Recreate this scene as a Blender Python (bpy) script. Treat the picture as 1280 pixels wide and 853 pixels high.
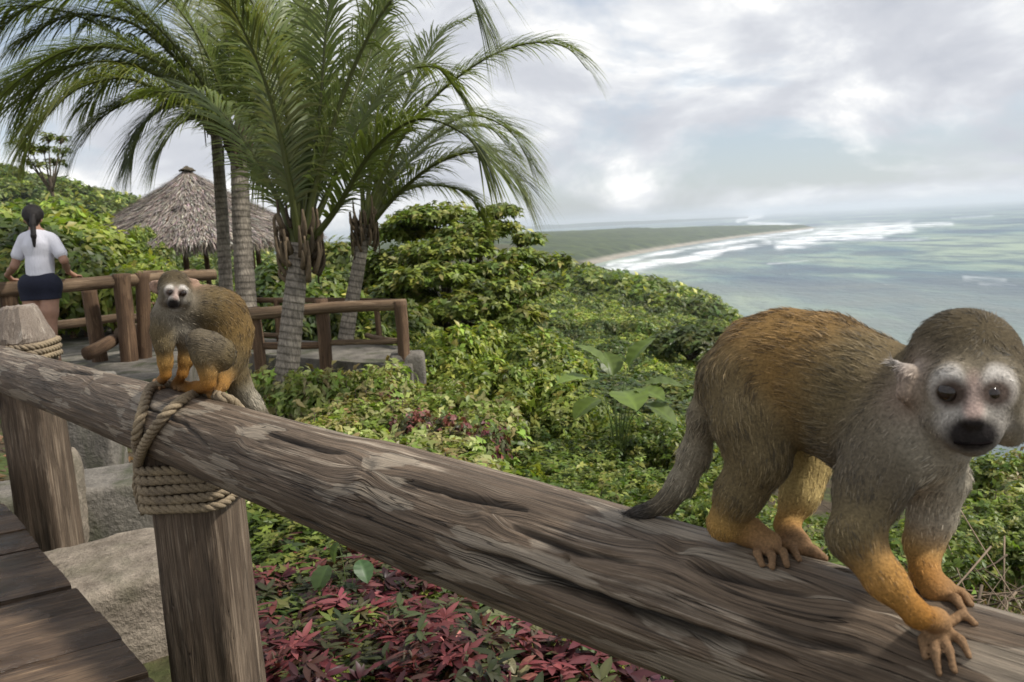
import bpy, math, random
import numpy as np
from mathutils import Matrix, Vector
random.seed(7); RNG = np.random.default_rng(11)
for o in list(bpy.data.objects): bpy.data.objects.remove(o, do_unlink=True)
SC = bpy.context.scene
COL = SC.collection
# ---------------------------------------------------------------- camera
IW, IH, FPX = 1280, 853, 985.0
PITCH, ROLL = math.radians(8.35), math.radians(3.1)
FW = np.array([0, math.cos(PITCH), -math.sin(PITCH)])
_r0 = np.array([1.0, 0, 0]); _u0 = np.cross(_r0, FW)
RT = _r0*math.cos(ROLL) - _u0*math.sin(ROLL)
UP = _u0*math.cos(ROLL) + _r0*math.sin(ROLL)
cam_d = bpy.data.cameras.new('camera'); cam = bpy.data.objects.new('camera', cam_d); COL.objects.link(cam)
cam_d.sensor_width = 36; cam_d.lens = FPX/IW*36
cam_d.clip_start = 0.05; cam_d.clip_end = 90000
cam_d.dof.use_dof = True; cam_d.dof.focus_distance = 1.35; cam_d.dof.aperture_fstop = 12
cam.matrix_world = Matrix(((RT[0], UP[0], -FW[0], 0), (RT[1], UP[1], -FW[1], 0), (RT[2], UP[2], -FW[2], 0), (0, 0, 0, 1)))
SC.camera = cam
def ray(x, y): return FW + RT*(x-IW/2)/FPX + UP*(IH/2-y)/FPX
def at(x, y, d): return ray(x, y)*d                       # point seen at a pixel, d metres ahead
def onz(x, y, z):
    r = ray(x, y); return r*(z/r[2])                      # point seen at a pixel, on a level plane
def proj(P):
    P = np.atleast_2d(P); d = P@FW
    return np.stack([IW/2+FPX*(P@RT)/d, IH/2-FPX*(P@UP)/d, d], 1)
# ---------------------------------------------------------------- world, sun, exposure
SUN_EL, SUN_AZ = math.radians(50), math.radians(98)       # azimuth clockwise from the view axis (+Y)
w = bpy.data.worlds.new('World'); SC.world = w; w.use_nodes = True
nt = w.node_tree; N = nt.nodes; L = nt.links; N.clear()
out = N.new('ShaderNodeOutputWorld'); bg = N.new('ShaderNodeBackground')
sky = N.new('ShaderNodeTexSky'); sky.sky_type = 'NISHITA'; sky.sun_disc = False
sky.sun_elevation = SUN_EL; sky.sun_rotation = SUN_AZ
tc = N.new('ShaderNodeTexCoord'); sep = N.new('ShaderNodeSeparateXYZ'); L.new(tc.outputs['Generated'], sep.inputs[0])
def wm(op, a, b=None, c=None):
    n = N.new('ShaderNodeMath'); n.operation = op
    for i, v in enumerate((a, b, c)):
        if v is None: continue
        if isinstance(v, (int, float)): n.inputs[i].default_value = v
        else: L.new(v, n.inputs[i])
    return n.outputs[0]
zz = wm('ADD', wm('ABSOLUTE', sep.outputs['Z']), 0.42)
cmb = N.new('ShaderNodeCombineXYZ')
L.new(wm('DIVIDE', sep.outputs['X'], zz), cmb.inputs[0]); L.new(wm('DIVIDE', sep.outputs['Y'], zz), cmb.inputs[1])
def wnoise(scale, detail, rough, off):
    mp = N.new('ShaderNodeMapping'); L.new(cmb.outputs[0], mp.inputs[0]); mp.inputs['Location'].default_value = off
    n = N.new('ShaderNodeTexNoise'); n.inputs['Scale'].default_value = scale; n.inputs['Detail'].default_value = detail
    n.inputs['Roughness'].default_value = rough; n.inputs['Distortion'].default_value = 0.35
    L.new(mp.outputs[0], n.inputs['Vector']); return n.outputs['Fac']
def wramp(fac, stops):
    r = N.new('ShaderNodeValToRGB'); L.new(fac, r.inputs[0]); e = r.color_ramp.elements
    while len(e) < len(stops): e.new(0.5)
    for k, (p, c) in enumerate(stops): e[k].position = p; e[k].color = (*c, 1)
    return r.outputs[0]
cover = wramp(wnoise(1.25, 9, 0.56, (3.1, 1.7, 0)), [(0.40, (0, 0, 0)), (0.49, (1, 1, 1))])
tone = wramp(wnoise(2.3, 12, 0.58, (7.3, 2.2, 0)), [(0.34, (5.3, 5.55, 6.15)), (0.45, (6.2, 6.4, 6.9)), (0.51, (7.15, 7.35, 7.75)), (0.56, (8.45, 8.55, 8.7)), (0.63, (11.4, 11.3, 11.1))])
mx = N.new('ShaderNodeMix'); mx.data_type = 'RGBA'
L.new(cover, mx.inputs['Factor']); L.new(tone, mx.inputs['B'])
skb = N.new('ShaderNodeMix'); skb.data_type = 'RGBA'; skb.inputs['Factor'].default_value = 0.45
L.new(sky.outputs[0], skb.inputs['A']); skb.inputs['B'].default_value = (6.3, 7.1, 8.2, 1)
L.new(skb.outputs['Result'], mx.inputs['A'])
L.new(mx.outputs['Result'], bg.inputs['Color']); bg.inputs['Strength'].default_value = 0.082
L.new(bg.outputs[0], out.inputs[0])
sun_d = bpy.data.lights.new('sun', 'SUN'); sun = bpy.data.objects.new('sun', sun_d); COL.objects.link(sun)
sun_d.energy = 3.2; sun_d.angle = math.radians(5); sun_d.color = (1.0, 0.95, 0.87)
_sd = Vector((math.sin(SUN_AZ)*math.cos(SUN_EL), math.cos(SUN_AZ)*math.cos(SUN_EL), math.sin(SUN_EL)))
sun.rotation_euler = _sd.to_track_quat('Z', 'Y').to_euler(); sun.location = (5, 3, 12)
SC.view_settings.view_transform = 'Standard'; SC.view_settings.look = 'None'
SC.view_settings.exposure = 0.44; SC.view_settings.gamma = 1.0; SC.view_settings.use_curve_mapping = False
SC.render.engine = 'CYCLES'
SC.cycles.max_bounces = 6; SC.cycles.transparent_max_bounces = 6; SC.cycles.volume_bounces = 1
SC.cycles.diffuse_bounces = 3; SC.cycles.glossy_bounces = 2
# ---------------------------------------------------------------- helpers
def nrm(v, ax=-1):
    v = np.asarray(v, float); return v/np.maximum(np.linalg.norm(v, axis=ax, keepdims=True), 1e-12)
def mesh_np(name, V, faces, smooth=True, col=None, attrs=None, fmat=None):
    """faces: a list of (n,k) int arrays; col: (nv,3) point colours; attrs: {name: (nv,) or (nv,3)}"""
    V = np.ascontiguousarray(V, np.float32); me = bpy.data.meshes.new(name)
    faces = [np.asarray(f, np.int32) for f in faces if len(f)]
    me.vertices.add(len(V)); me.vertices.foreach_set('co', V.ravel())
    nl = sum(f.size for f in faces); nf = sum(len(f) for f in faces)
    me.loops.add(nl); me.polygons.add(nf)
    me.loops.foreach_set('vertex_index', np.concatenate([f.ravel() for f in faces]))
    tot = np.concatenate([np.full(len(f), f.shape[1], np.int32) for f in faces])
    st = np.concatenate([[0], np.cumsum(tot)[:-1]]).astype(np.int32)
    me.polygons.foreach_set('loop_start', st); me.polygons.foreach_set('loop_total', tot)
    me.polygons.foreach_set('use_smooth', np.full(nf, bool(smooth)))
    if fmat is not None: me.polygons.foreach_set('material_index', np.asarray(fmat, np.int32))
    me.update(calc_edges=True); me.validate()
    if col is not None:
        a = me.color_attributes.new('Col', 'FLOAT_COLOR', 'POINT')
        c = np.ones((len(V), 4), np.float32); c[:, :3] = col; a.data.foreach_set('color', c.ravel())
    for k, v in (attrs or {}).items():
        v = np.asarray(v, np.float32)
        if v.ndim == 1: me.attributes.new(k, 'FLOAT', 'POINT').data.foreach_set('value', v)
        else: me.attributes.new(k, 'FLOAT_VECTOR', 'POINT').data.foreach_set('vector', v.ravel())
    return me
def obj(name, me, mat=None, parent=None, loc=None, M=None):
    o = bpy.data.objects.new(name, me); COL.objects.link(o)
    if mat is not None and me is not None:
        ms = mat if isinstance(mat, (list, tuple)) else [mat]
        if not me.materials:
            for m in ms: me.materials.append(m)
    if parent is not None: o.parent = parent
    if M is not None: o.matrix_local = M
    if loc is not None: o.location = loc
    return o
def tag(o, label=None, cat=None, group=None, kind=None):
    if label: o['label'] = label
    if cat: o['category'] = cat
    if group: o['group'] = group
    if kind: o['kind'] = kind
    return o
def empty(name, loc=(0, 0, 0), rz=0.0):
    o = bpy.data.objects.new(name, None); COL.objects.link(o); o.location = loc; o.rotation_euler = (0, 0, rz)
    o.empty_display_size = 0.1; return o
def copy_tree(o, parent=None):
    c = o.copy(); COL.objects.link(c)
    if parent is not None: c.parent = parent
    for ch in [x for x in o.children]: copy_tree(ch, c)
    return c
class MB:
    """collects verts and faces (tris and quads) of one mesh"""
    def __init__(s): s.V = []; s.Q = []; s.T = []; s.n = 0; s.C = []
    def add(s, V, Q=None, T=None, col=None):
        V = np.asarray(V, float); s.V.append(V)
        if Q is not None and len(Q): s.Q.append(np.asarray(Q)+s.n)
        if T is not None and len(T): s.T.append(np.asarray(T)+s.n)
        if col is not None:
            c = np.asarray(col, float); s.C.append(np.broadcast_to(c, (len(V), 3)) if c.ndim == 1 else c)
        s.n += len(V)
    def mesh(s, name, smooth=True, attrs=None):
        F = []
        if s.Q: F.append(np.concatenate(s.Q))
        if s.T: F.append(np.concatenate(s.T))
        return mesh_np(name, np.concatenate(s.V), F, smooth, np.concatenate(s.C) if s.C else None, attrs)
def grid_quads(nu, nv, wrap_v=False):
    i = np.arange(nu-1)[:, None]; j = np.arange(nv if wrap_v else nv-1)[None, :]
    a = i*nv+j; b = i*nv+(j+1) % nv; c = (i+1)*nv+(j+1) % nv; d = (i+1)*nv+j
    return np.stack([a, b, c, d], -1).reshape(-1, 4)
def frames(P):
    """rotation-minimising frames along a polyline"""
    P = np.asarray(P, float); T = nrm(np.gradient(P, axis=0)); n = len(P)
    u = np.cross(T[0], [0, 0, 1.0]); u = np.cross(T[0], [1.0, 0, 0]) if np.linalg.norm(u) < 1e-3 else u
    U = np.zeros_like(P); U[0] = nrm(u)
    for i in range(1, n):
        v = U[i-1]-T[i]*(U[i-1]@T[i]); U[i] = nrm(v)
    return T, U, np.cross(T, U)
def tube(mb, P, R, k=8, col=None, caps=True, jit=0.0):
    P = np.asarray(P, float); R = np.broadcast_to(np.asarray(R, float), (len(P),))
    T, U, W = frames(P); a = np.arange(k)*2*math.pi/k
    rr = R[:, None]*(1+jit*RNG.standard_normal((len(P), k)))
    V = P[:, None]+rr[..., None]*(U[:, None]*np.cos(a)[None, :, None]+W[:, None]*np.sin(a)[None, :, None])
    V = V.reshape(-1, 3); Q = grid_quads(len(P), k, True); Tt = None
    if caps:
        V = np.vstack([V, P[0], P[-1]]); n0 = len(P)*k; j = np.arange(k)
        Tt = np.vstack([np.stack([np.full(k, n0), (j+1) % k, j], 1), np.stack([np.full(k, n0+1), (len(P)-1)*k+j, (len(P)-1)*k+(j+1) % k], 1)])
    c = None
    if col is not None:
        c = np.asarray(col, float)
        if c.ndim == 2: c = np.vstack([np.repeat(c, k, 0), c[:1], c[-1:]]) if caps else np.repeat(c, k, 0)
    mb.add(V, Q, Tt, c)
def catmull(P, n):
    P = np.asarray(P, float); Pp = np.vstack([2*P[0]-P[1], P, 2*P[-1]-P[-2]])
    t = np.linspace(0, len(P)-1, n); i = np.minimum(t.astype(int), len(P)-2); f = (t-i)[:, None]
    a, b, c, d = Pp[i], Pp[i+1], Pp[i+2], Pp[i+3]
    return 0.5*((2*b)+(c-a)*f+(2*a-5*b+4*c-d)*f*f+(3*b-a-3*c+d)*f**3)
def box(mb, lo, hi, bev=0.0, M=None, jit=0.0):
    """a box with cut edges"""
    lo = np.asarray(lo, float); hi = np.asarray(hi, float); b = bev
    V = []; F = []
    import itertools
    bm_v = {}
    for sx, sy, sz in itertools.product((0, 1), repeat=3):
        c = np.where([sx, sy, sz], hi, lo); s = np.where([sx, sy, sz], -1, 1)
        for ax in range(3):
            p = c+s*b; p[ax] = c[ax]; bm_v[(sx, sy, sz, ax)] = len(V); V.append(p)
    V = np.array(V)+(jit*RNG.standard_normal((len(V), 3)) if jit else 0)
    g = lambda a, b_, c, ax: bm_v[(a, b_, c, ax)]
    Q = []; T = []
    for s in (0, 1):
        q = [g(s, 0, 0, 0), g(s, 1, 0, 0), g(s, 1, 1, 0), g(s, 0, 1, 0)]; Q.append(q if s else q[::-1])
        q = [g(0, s, 0, 1), g(0, s, 1, 1), g(1, s, 1, 1), g(1, s, 0, 1)]; Q.append(q if s else q[::-1])
        q = [g(0, 0, s, 2), g(1, 0, s, 2), g(1, 1, s, 2), g(0, 1, s, 2)]; Q.append(q if s else q[::-1])
    if b > 0:
        for a in (0, 1):
            for c in (0, 1):
                q = [g(0, a, c, 1), g(1, a, c, 1), g(1, a, c, 2), g(0, a, c, 2)]; Q.append(q if (a == c) == False else q[::-1])
                q = [g(a, 0, c, 0), g(a, 1, c, 0), g(a, 1, c, 2), g(a, 0, c, 2)]; Q.append(q if (a == c) else q[::-1])
                q = [g(a, c, 0, 0), g(a, c, 1, 0), g(a, c, 1, 1), g(a, c, 0, 1)]; Q.append(q if (a == c) == False else q[::-1])
        for sx, sy, sz in itertools.product((0, 1), repeat=3):
            t = [g(sx, sy, sz, 0), g(sx, sy, sz, 1), g(sx, sy, sz, 2)]; T.append(t if (sx+sy+sz) % 2 else t[::-1])
    if M is not None: V = V@np.asarray(M)[:3, :3].T+np.asarray(M)[:3, 3]
    mb.add(V, np.array(Q), np.array(T) if T else None)
def vnoise(P, scale=1.0, seed=0, octaves=3):
    """cheap smooth 3-D value noise in -1..1"""
    P = np.asarray(P, float)*scale; out_ = np.zeros(len(P)); amp = 1.0; tot = 0
    for o_ in range(octaves):
        i = np.floor(P).astype(np.int64); f = P-i; f = f*f*(3-2*f); r = 0
        for dx in (0, 1):
            for dy in (0, 1):
                for dz in (0, 1):
                    h = ((i[:, 0]+dx)*73856093) ^ ((i[:, 1]+dy)*19349663) ^ ((i[:, 2]+dz)*83492791) ^ (seed*2654435761+o_*97)
                    h = (h ^ (h >> 13))*1274126177 & 0xffffffff; h = ((h ^ (h >> 16)) & 0xffff)/32767.5-1
                    r = r+h*np.where(dx, f[:, 0], 1-f[:, 0])*np.where(dy, f[:, 1], 1-f[:, 1])*np.where(dz, f[:, 2], 1-f[:, 2])
        out_ += amp*r; tot += amp; amp *= 0.5; P = P*2.03+17.1
    return out_/tot
# ---------------------------------------------------------------- materials
class NB:
    """small node builder"""
    def __init__(s, name):
        s.m = bpy.data.materials.new(name); s.m.use_nodes = True; s.nt = s.m.node_tree; s.nt.nodes.clear()
        s.out = s.nt.nodes.new('ShaderNodeOutputMaterial')
    def n(s, t, **kw):
        nd = s.nt.nodes.new('ShaderNode'+t)
        for k, v in kw.items():
            if hasattr(nd, k): setattr(nd, k, v)
        return nd
    def l(s, a, b): s.nt.links.new(a, b)
    def setin(s, nd, key, v):
        if isinstance(v, bpy.types.NodeSocket): s.l(v, nd.inputs[key])
        elif v is not None: nd.inputs[key].default_value = (*v, 1) if isinstance(v, tuple) and len(v) == 3 and nd.inputs[key].type == 'RGBA' else v
    def coord(s, kind='Object'): return s.n('TexCoord').outputs[kind]
    def attr(s, name, out='Color'): return s.n('Attribute', attribute_name=name).outputs[out]
    def map(s, vec, scale=(1, 1, 1), loc=(0, 0, 0), rot=(0, 0, 0)):
        m = s.n('Mapping'); s.l(vec, m.inputs[0]); m.inputs['Scale'].default_value = scale; m.inputs['Location'].default_value = loc; m.inputs['Rotation'].default_value = rot; return m.outputs[0]
    def noise(s, vec, scale=5, detail=4, rough=0.55, dist=0.0, out='Fac'):
        n = s.n('TexNoise'); s.l(vec, n.inputs['Vector'])
        for k, v in (('Scale', scale), ('Detail', detail), ('Roughness', rough), ('Distortion', dist)): n.inputs[k].default_value = v
        return n.outputs[out]
    def vor(s, vec, scale=5, feature='F1', out='Distance', rand=1.0):
        n = s.n('TexVoronoi', feature=feature); s.l(vec, n.inputs['Vector']); n.inputs['Scale'].default_value = scale; n.inputs['Randomness'].default_value = rand; return n.outputs[out]
    def ramp(s, fac, stops, interp='LINEAR'):
        r = s.n('ValToRGB'); s.l(fac, r.inputs[0]); r.color_ramp.interpolation = interp; e = r.color_ramp.elements
        while len(e) < len(stops): e.new(0.5)
        for k, (p, c) in enumerate(stops):
            e[k].position = p; e[k].color = (c, c, c, 1) if isinstance(c, (int, float)) else (*c, 1)
        return r.outputs[0]
    def mix(s, fac, a, b, blend='MIX'):
        m = s.n('Mix', data_type='RGBA', blend_type=blend); s.setin(m, 'Factor', fac)
        for k, v in (('A', a), ('B', b)):
            i = [x for x in m.inputs if x.name == k and x.type == 'RGBA'][0]
            if isinstance(v, bpy.types.NodeSocket): s.l(v, i)
            else: i.default_value = (*v, 1)
        return [x for x in m.outputs if x.type == 'RGBA'][0]
    def math(s, op, a, b=None, clamp=False):
        m = s.n('Math', operation=op, use_clamp=clamp)
        for k, v in enumerate((a, b)):
            if v is None: continue
            if isinstance(v, (int, float)): m.inputs[k].default_value = v
            else: s.l(v, m.inputs[k])
        return m.outputs[0]
    def bump(s, h, strength=0.5, dist=0.01, normal=None):
        b = s.n('Bump'); b.inputs['Strength'].default_value = strength; b.inputs['Distance'].default_value = dist; s.l(h, b.inputs['Height'])
        if normal is not None: s.l(normal, b.inputs['Normal'])
        return b.outputs[0]
    def pbsdf(s, color, rough=0.7, normal=None, spec=0.4, **kw):
        p = s.n('BsdfPrincipled'); s.setin(p, 'Base Color', color); s.setin(p, 'Roughness', rough); s.setin(p, 'Specular IOR Level', spec)
        if normal is not None: s.l(normal, p.inputs['Normal'])
        for k, v in kw.items(): s.setin(p, k.replace('_', ' '), v)
        return p.outputs[0]
    def done(s, sh, disp=None): s.l(sh, s.out.inputs['Surface']); return s.m
def mat_leaf(name, rough=0.45, trans=0.35, sat=1.0, spec=0.35, tint=(1, 1, 1)):
    b = NB(name); c = b.attr('Col')
    oi = b.n('ObjectInfo'); v = b.math('MULTIPLY_ADD', oi.outputs['Random'], 0.44); b.nt.nodes[-1].inputs[2].default_value = 0.80
    hs = b.n('HueSaturation'); b.l(c, hs.inputs['Color']); b.l(v, hs.inputs['Value']); hs.inputs['Saturation'].default_value = sat
    c = b.mix(1.0, hs.outputs[0], tint, 'MULTIPLY')
    p = b.pbsdf(c, rough, spec=spec)
    if trans > 0:
        t = b.n('BsdfTranslucent'); ct = b.mix(1.0, c, (1.25, 1.3, 0.6), 'MULTIPLY'); b.l(ct, t.inputs['Color'])
        m = b.n('MixShader'); m.inputs[0].default_value = trans; b.l(p, m.inputs[1]); b.l(t.outputs[0], m.inputs[2]); p = m.outputs[0]
    return b.done(p)
def mat_wood(name, light, mid, dark, coord='Object', axis=0, grain=1.0, patch=0.5, rough=0.8, wet=0.0, bump=0.6, patchcol=None):
    """weathered wood, grain along the given object axis (or along x of the 'grain' attribute)"""
    b = NB(name)
    v = b.attr('grain', 'Vector') if coord == 'grain' else b.coord('Object')
    def st(k, cross, loc=(0, 0, 0)):
        s_ = [cross*grain]*3; s_[axis] = k*grain; return b.map(v, tuple(s_), loc)
    oi = b.n('ObjectInfo')
    off = b.n('VectorMath', operation='SCALE'); off.inputs[0].default_value = (31, 17, 23); b.l(oi.outputs['Random'], off.inputs['Scale'])
    ad = b.n('VectorMath', operation='ADD'); b.l(v, ad.inputs[0]); b.l(off.outputs[0], ad.inputs[1]); v = ad.outputs[0]
    wob = b.noise(st(1.2, 5), 1.0, 3, 0.5, 0.0)
    fib = b.noise(st(2.4, 95), 1.0, 8, 0.68, 0.2)
    fib2 = b.noise(st(6, 420), 1.0, 5, 0.65, 0.1)
    blotch = b.noise(st(3.2, 20, (4, 4, 4)), 1.0, 7, 0.68, 0.3)
    c = b.ramp(fib, [(0.34, dark), (0.45, mid), (0.53, mid), (0.64, light)])
    c = b.mix(b.ramp(blotch, [(0.44, 0.0), (0.54, 0.8)]), c, b.mix(0.55, mid, dark))
    pat = b.noise(st(4.2, 21, (9, 1, 5)), 1.0, 4, 0.5, 0.2)
    pf = b.ramp(pat, [(0.645-0.12*patch, 0.0), (0.665-0.12*patch, 1.0)])
    pc = b.mix(fib2, patchcol or light, mid)
    c = b.mix(b.math('MULTIPLY', pf, patch), c, pc)
    c = b.mix(b.ramp(fib2, [(0.36, 0.7), (0.55, 0.0)]), c, dark)
    crk = b.noise(st(1.5, 42, (2, 7, 3)), 1.0, 2, 0.5, 1.2)
    cf = b.ramp(crk, [(0.485, 0.0), (0.5, 1.0), (0.515, 0.0)])
    cm = b.math('MULTIPLY', cf, b.ramp(wob, [(0.5, 0.0), (0.62, 1.0)]))
    c = b.mix(b.math('MULTIPLY', cm, 0.85), c, tuple(x*0.35 for x in dark))
    fib3 = b.noise(st(16, 1100, (3, 3, 3)), 1.0, 4, 0.6); c = b.mix(0.55, c, b.ramp(fib3, [(0.32, 0.22), (0.68, 0.78)]), 'OVERLAY')
    ck2 = b.noise(st(2.6, 120, (8, 2, 6)), 1.0, 2, 0.5, 0.5); c2 = b.math('MULTIPLY', b.ramp(ck2, [(0.488, 0.0), (0.5, 1.0), (0.512, 0.0)]), b.ramp(b.noise(st(3.5, 16, (1, 6, 2)), 1.0, 2, 0.5), [(0.47, 0.0), (0.56, 1.0)]))
    c = b.mix(b.math('MULTIPLY', c2, 0.8), c, tuple(x*0.4 for x in dark)); cm = b.math('MAXIMUM', cm, b.math('MULTIPLY', c2, 0.6))
    h = b.math('ADD', b.math('ADD', b.math('MULTIPLY', fib, 0.6), b.math('MULTIPLY', fib2, 0.35)), b.math('MULTIPLY', fib3, 0.15))
    h = b.math('SUBTRACT', h, b.math('MULTIPLY', cm, 1.2)); h = b.math('ADD', h, b.math('MULTIPLY', pf, -0.35*patch))
    r = rough
    if wet > 0:
        wf0 = b.noise(b.map(v, (1.2, 6, 1)), 1.0, 3, 0.5)
        wf = b.ramp(b.noise(b.map(v, (3.5, 3.5, 3.5), (1, 8, 2)), 1.0, 4, 0.6, 0.4), [(0.39, 0.0), (0.52, 1.0)])
        wf = b.math('MULTIPLY', wf, wet)
        c = b.mix(wf, c, b.mix(1.0, c, (0.42, 0.38, 0.34), 'MULTIPLY')); r = b.math('SUBTRACT', rough, b.math('MULTIPLY', wf, rough-0.12))
    if coord == 'grain':
        cr_ = b.attr('crack', 'Fac'); c = b.mix(b.math('MULTIPLY', cr_, 1.0, True), c, tuple(x*0.3 for x in dark))
    nrm_ = b.bump(h, bump, 0.008)
    return b.done(b.pbsdf(c, r, nrm_, 0.35))
def mat_col(name, rough=0.7, spec=0.3, mottled=0.25, scale=30.0, bump=0.0, sheen=0.0):
    """colour from the mesh with fine mottling"""
    b = NB(name); c = b.attr('Col'); n = b.noise(b.coord('Object'), scale, 5, 0.6)
    c = b.mix(mottled, c, b.ramp(n, [(0.3, 0.0), (0.7, 1.0)]), 'OVERLAY')
    nn = b.bump(n, bump, 0.004) if bump else None
    return b.done(b.pbsdf(c, rough, nn, spec, Sheen_Weight=sheen))
def mat_plain(name, color, rough=0.6, var=0.2, scale=25.0, bump=0.0, spec=0.35, sheen=0.0, stops=None):
    b = NB(name); n = b.noise(b.coord('Object'), scale, 6, 0.6)
    c = b.ramp(n, stops or [(0.25, tuple(x*(1-var) for x in color)), (0.75, tuple(min(1, x*(1+var)) for x in color))])
    nn = b.bump(n, bump, 0.006) if bump else None
    return b.done(b.pbsdf(c, rough, nn, spec, Sheen_Weight=sheen))
# ================================================================ the setting
SEA = -60.0
def smax(a, b, k): h = np.clip(0.5+0.5*(a-b)/k, 0, 1); return b+(a-b)*h+k*h*(1-h)
def ground_z(x, y):
    x = np.asarray(x, float); y = np.asarray(y, float)
    u = (x+y)/math.sqrt(2)-0.67; r = np.hypot(x, y)
    zg = -1.38-0.22*np.clip(u-0.3, 0, 3.3)-0.17*np.maximum(0, u-3.6)
    zs = -9.5-0.012*np.abs(y)-0.33*np.logaddexp(0, (x-8)/6)*6
    z = smax(zg, np.maximum(zs, -120), 1.5)
    z = z-0.55*np.maximum(0, x-(3+0.22*y))
    z = z+np.where(r > 25, 1, 0)*0+27*np.exp(-(((x+135)/62)**2+((y-205)/75)**2))+9*np.exp(-(((x+150)/50)**2+((y-120)/50)**2))
    z = z+0.03*np.sin(x*2.1+1)*np.cos(y*1.7)*np.clip(r/4, 0, 1)
    z = z-0.05*np.maximum(0, -y-30)
    return np.maximum(z, -64)
def lay_ground():
    na, nr = 320, 190
    rr = 0.05*np.exp(np.linspace(0, math.log(900/0.05), nr)); aa = np.linspace(0, 2*math.pi, na, endpoint=False)
    R_, A = np.meshgrid(rr, aa, indexing='ij'); x = R_*np.sin(A); y = R_*np.cos(A)
    z = ground_z(x, y); V = np.stack([x, y, z], -1).reshape(-1, 3)
    V = np.vstack([V, [0, 0, ground_z(0, 0)]]); j = np.arange(na)
    T = np.stack([np.full(na, len(V)-1), (j+1) % na, j], 1)
    b = NB('soil_litter'); co = b.coord('Object')
    n1 = b.noise(co, 1.1, 6, 0.6); n2 = b.noise(co, 14, 6, 0.65); n3 = b.vor(co, 38)
    c = b.ramp(n2, [(0.3, (0.035, 0.026, 0.016)), (0.55, (0.075, 0.055, 0.035)), (0.75, (0.12, 0.095, 0.06))])
    c = b.mix(b.ramp(n1, [(0.42, 0.0), (0.58, 0.85)]), c, b.ramp(n2, [(0.3, (0.03, 0.045, 0.012)), (0.7, (0.085, 0.12, 0.03))]))
    m = b.done(b.pbsdf(c, 0.95, b.bump(b.math('ADD', n2, b.math('MULTIPLY', n3, 0.4)), 0.7, 0.03), 0.2))
    me = mesh_np('ground', V, [grid_quads(nr, na, True)[:, ::-1], T[:, ::-1]], True)
    tag(obj('ground', me, m), kind='structure')
lay_ground()
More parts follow.
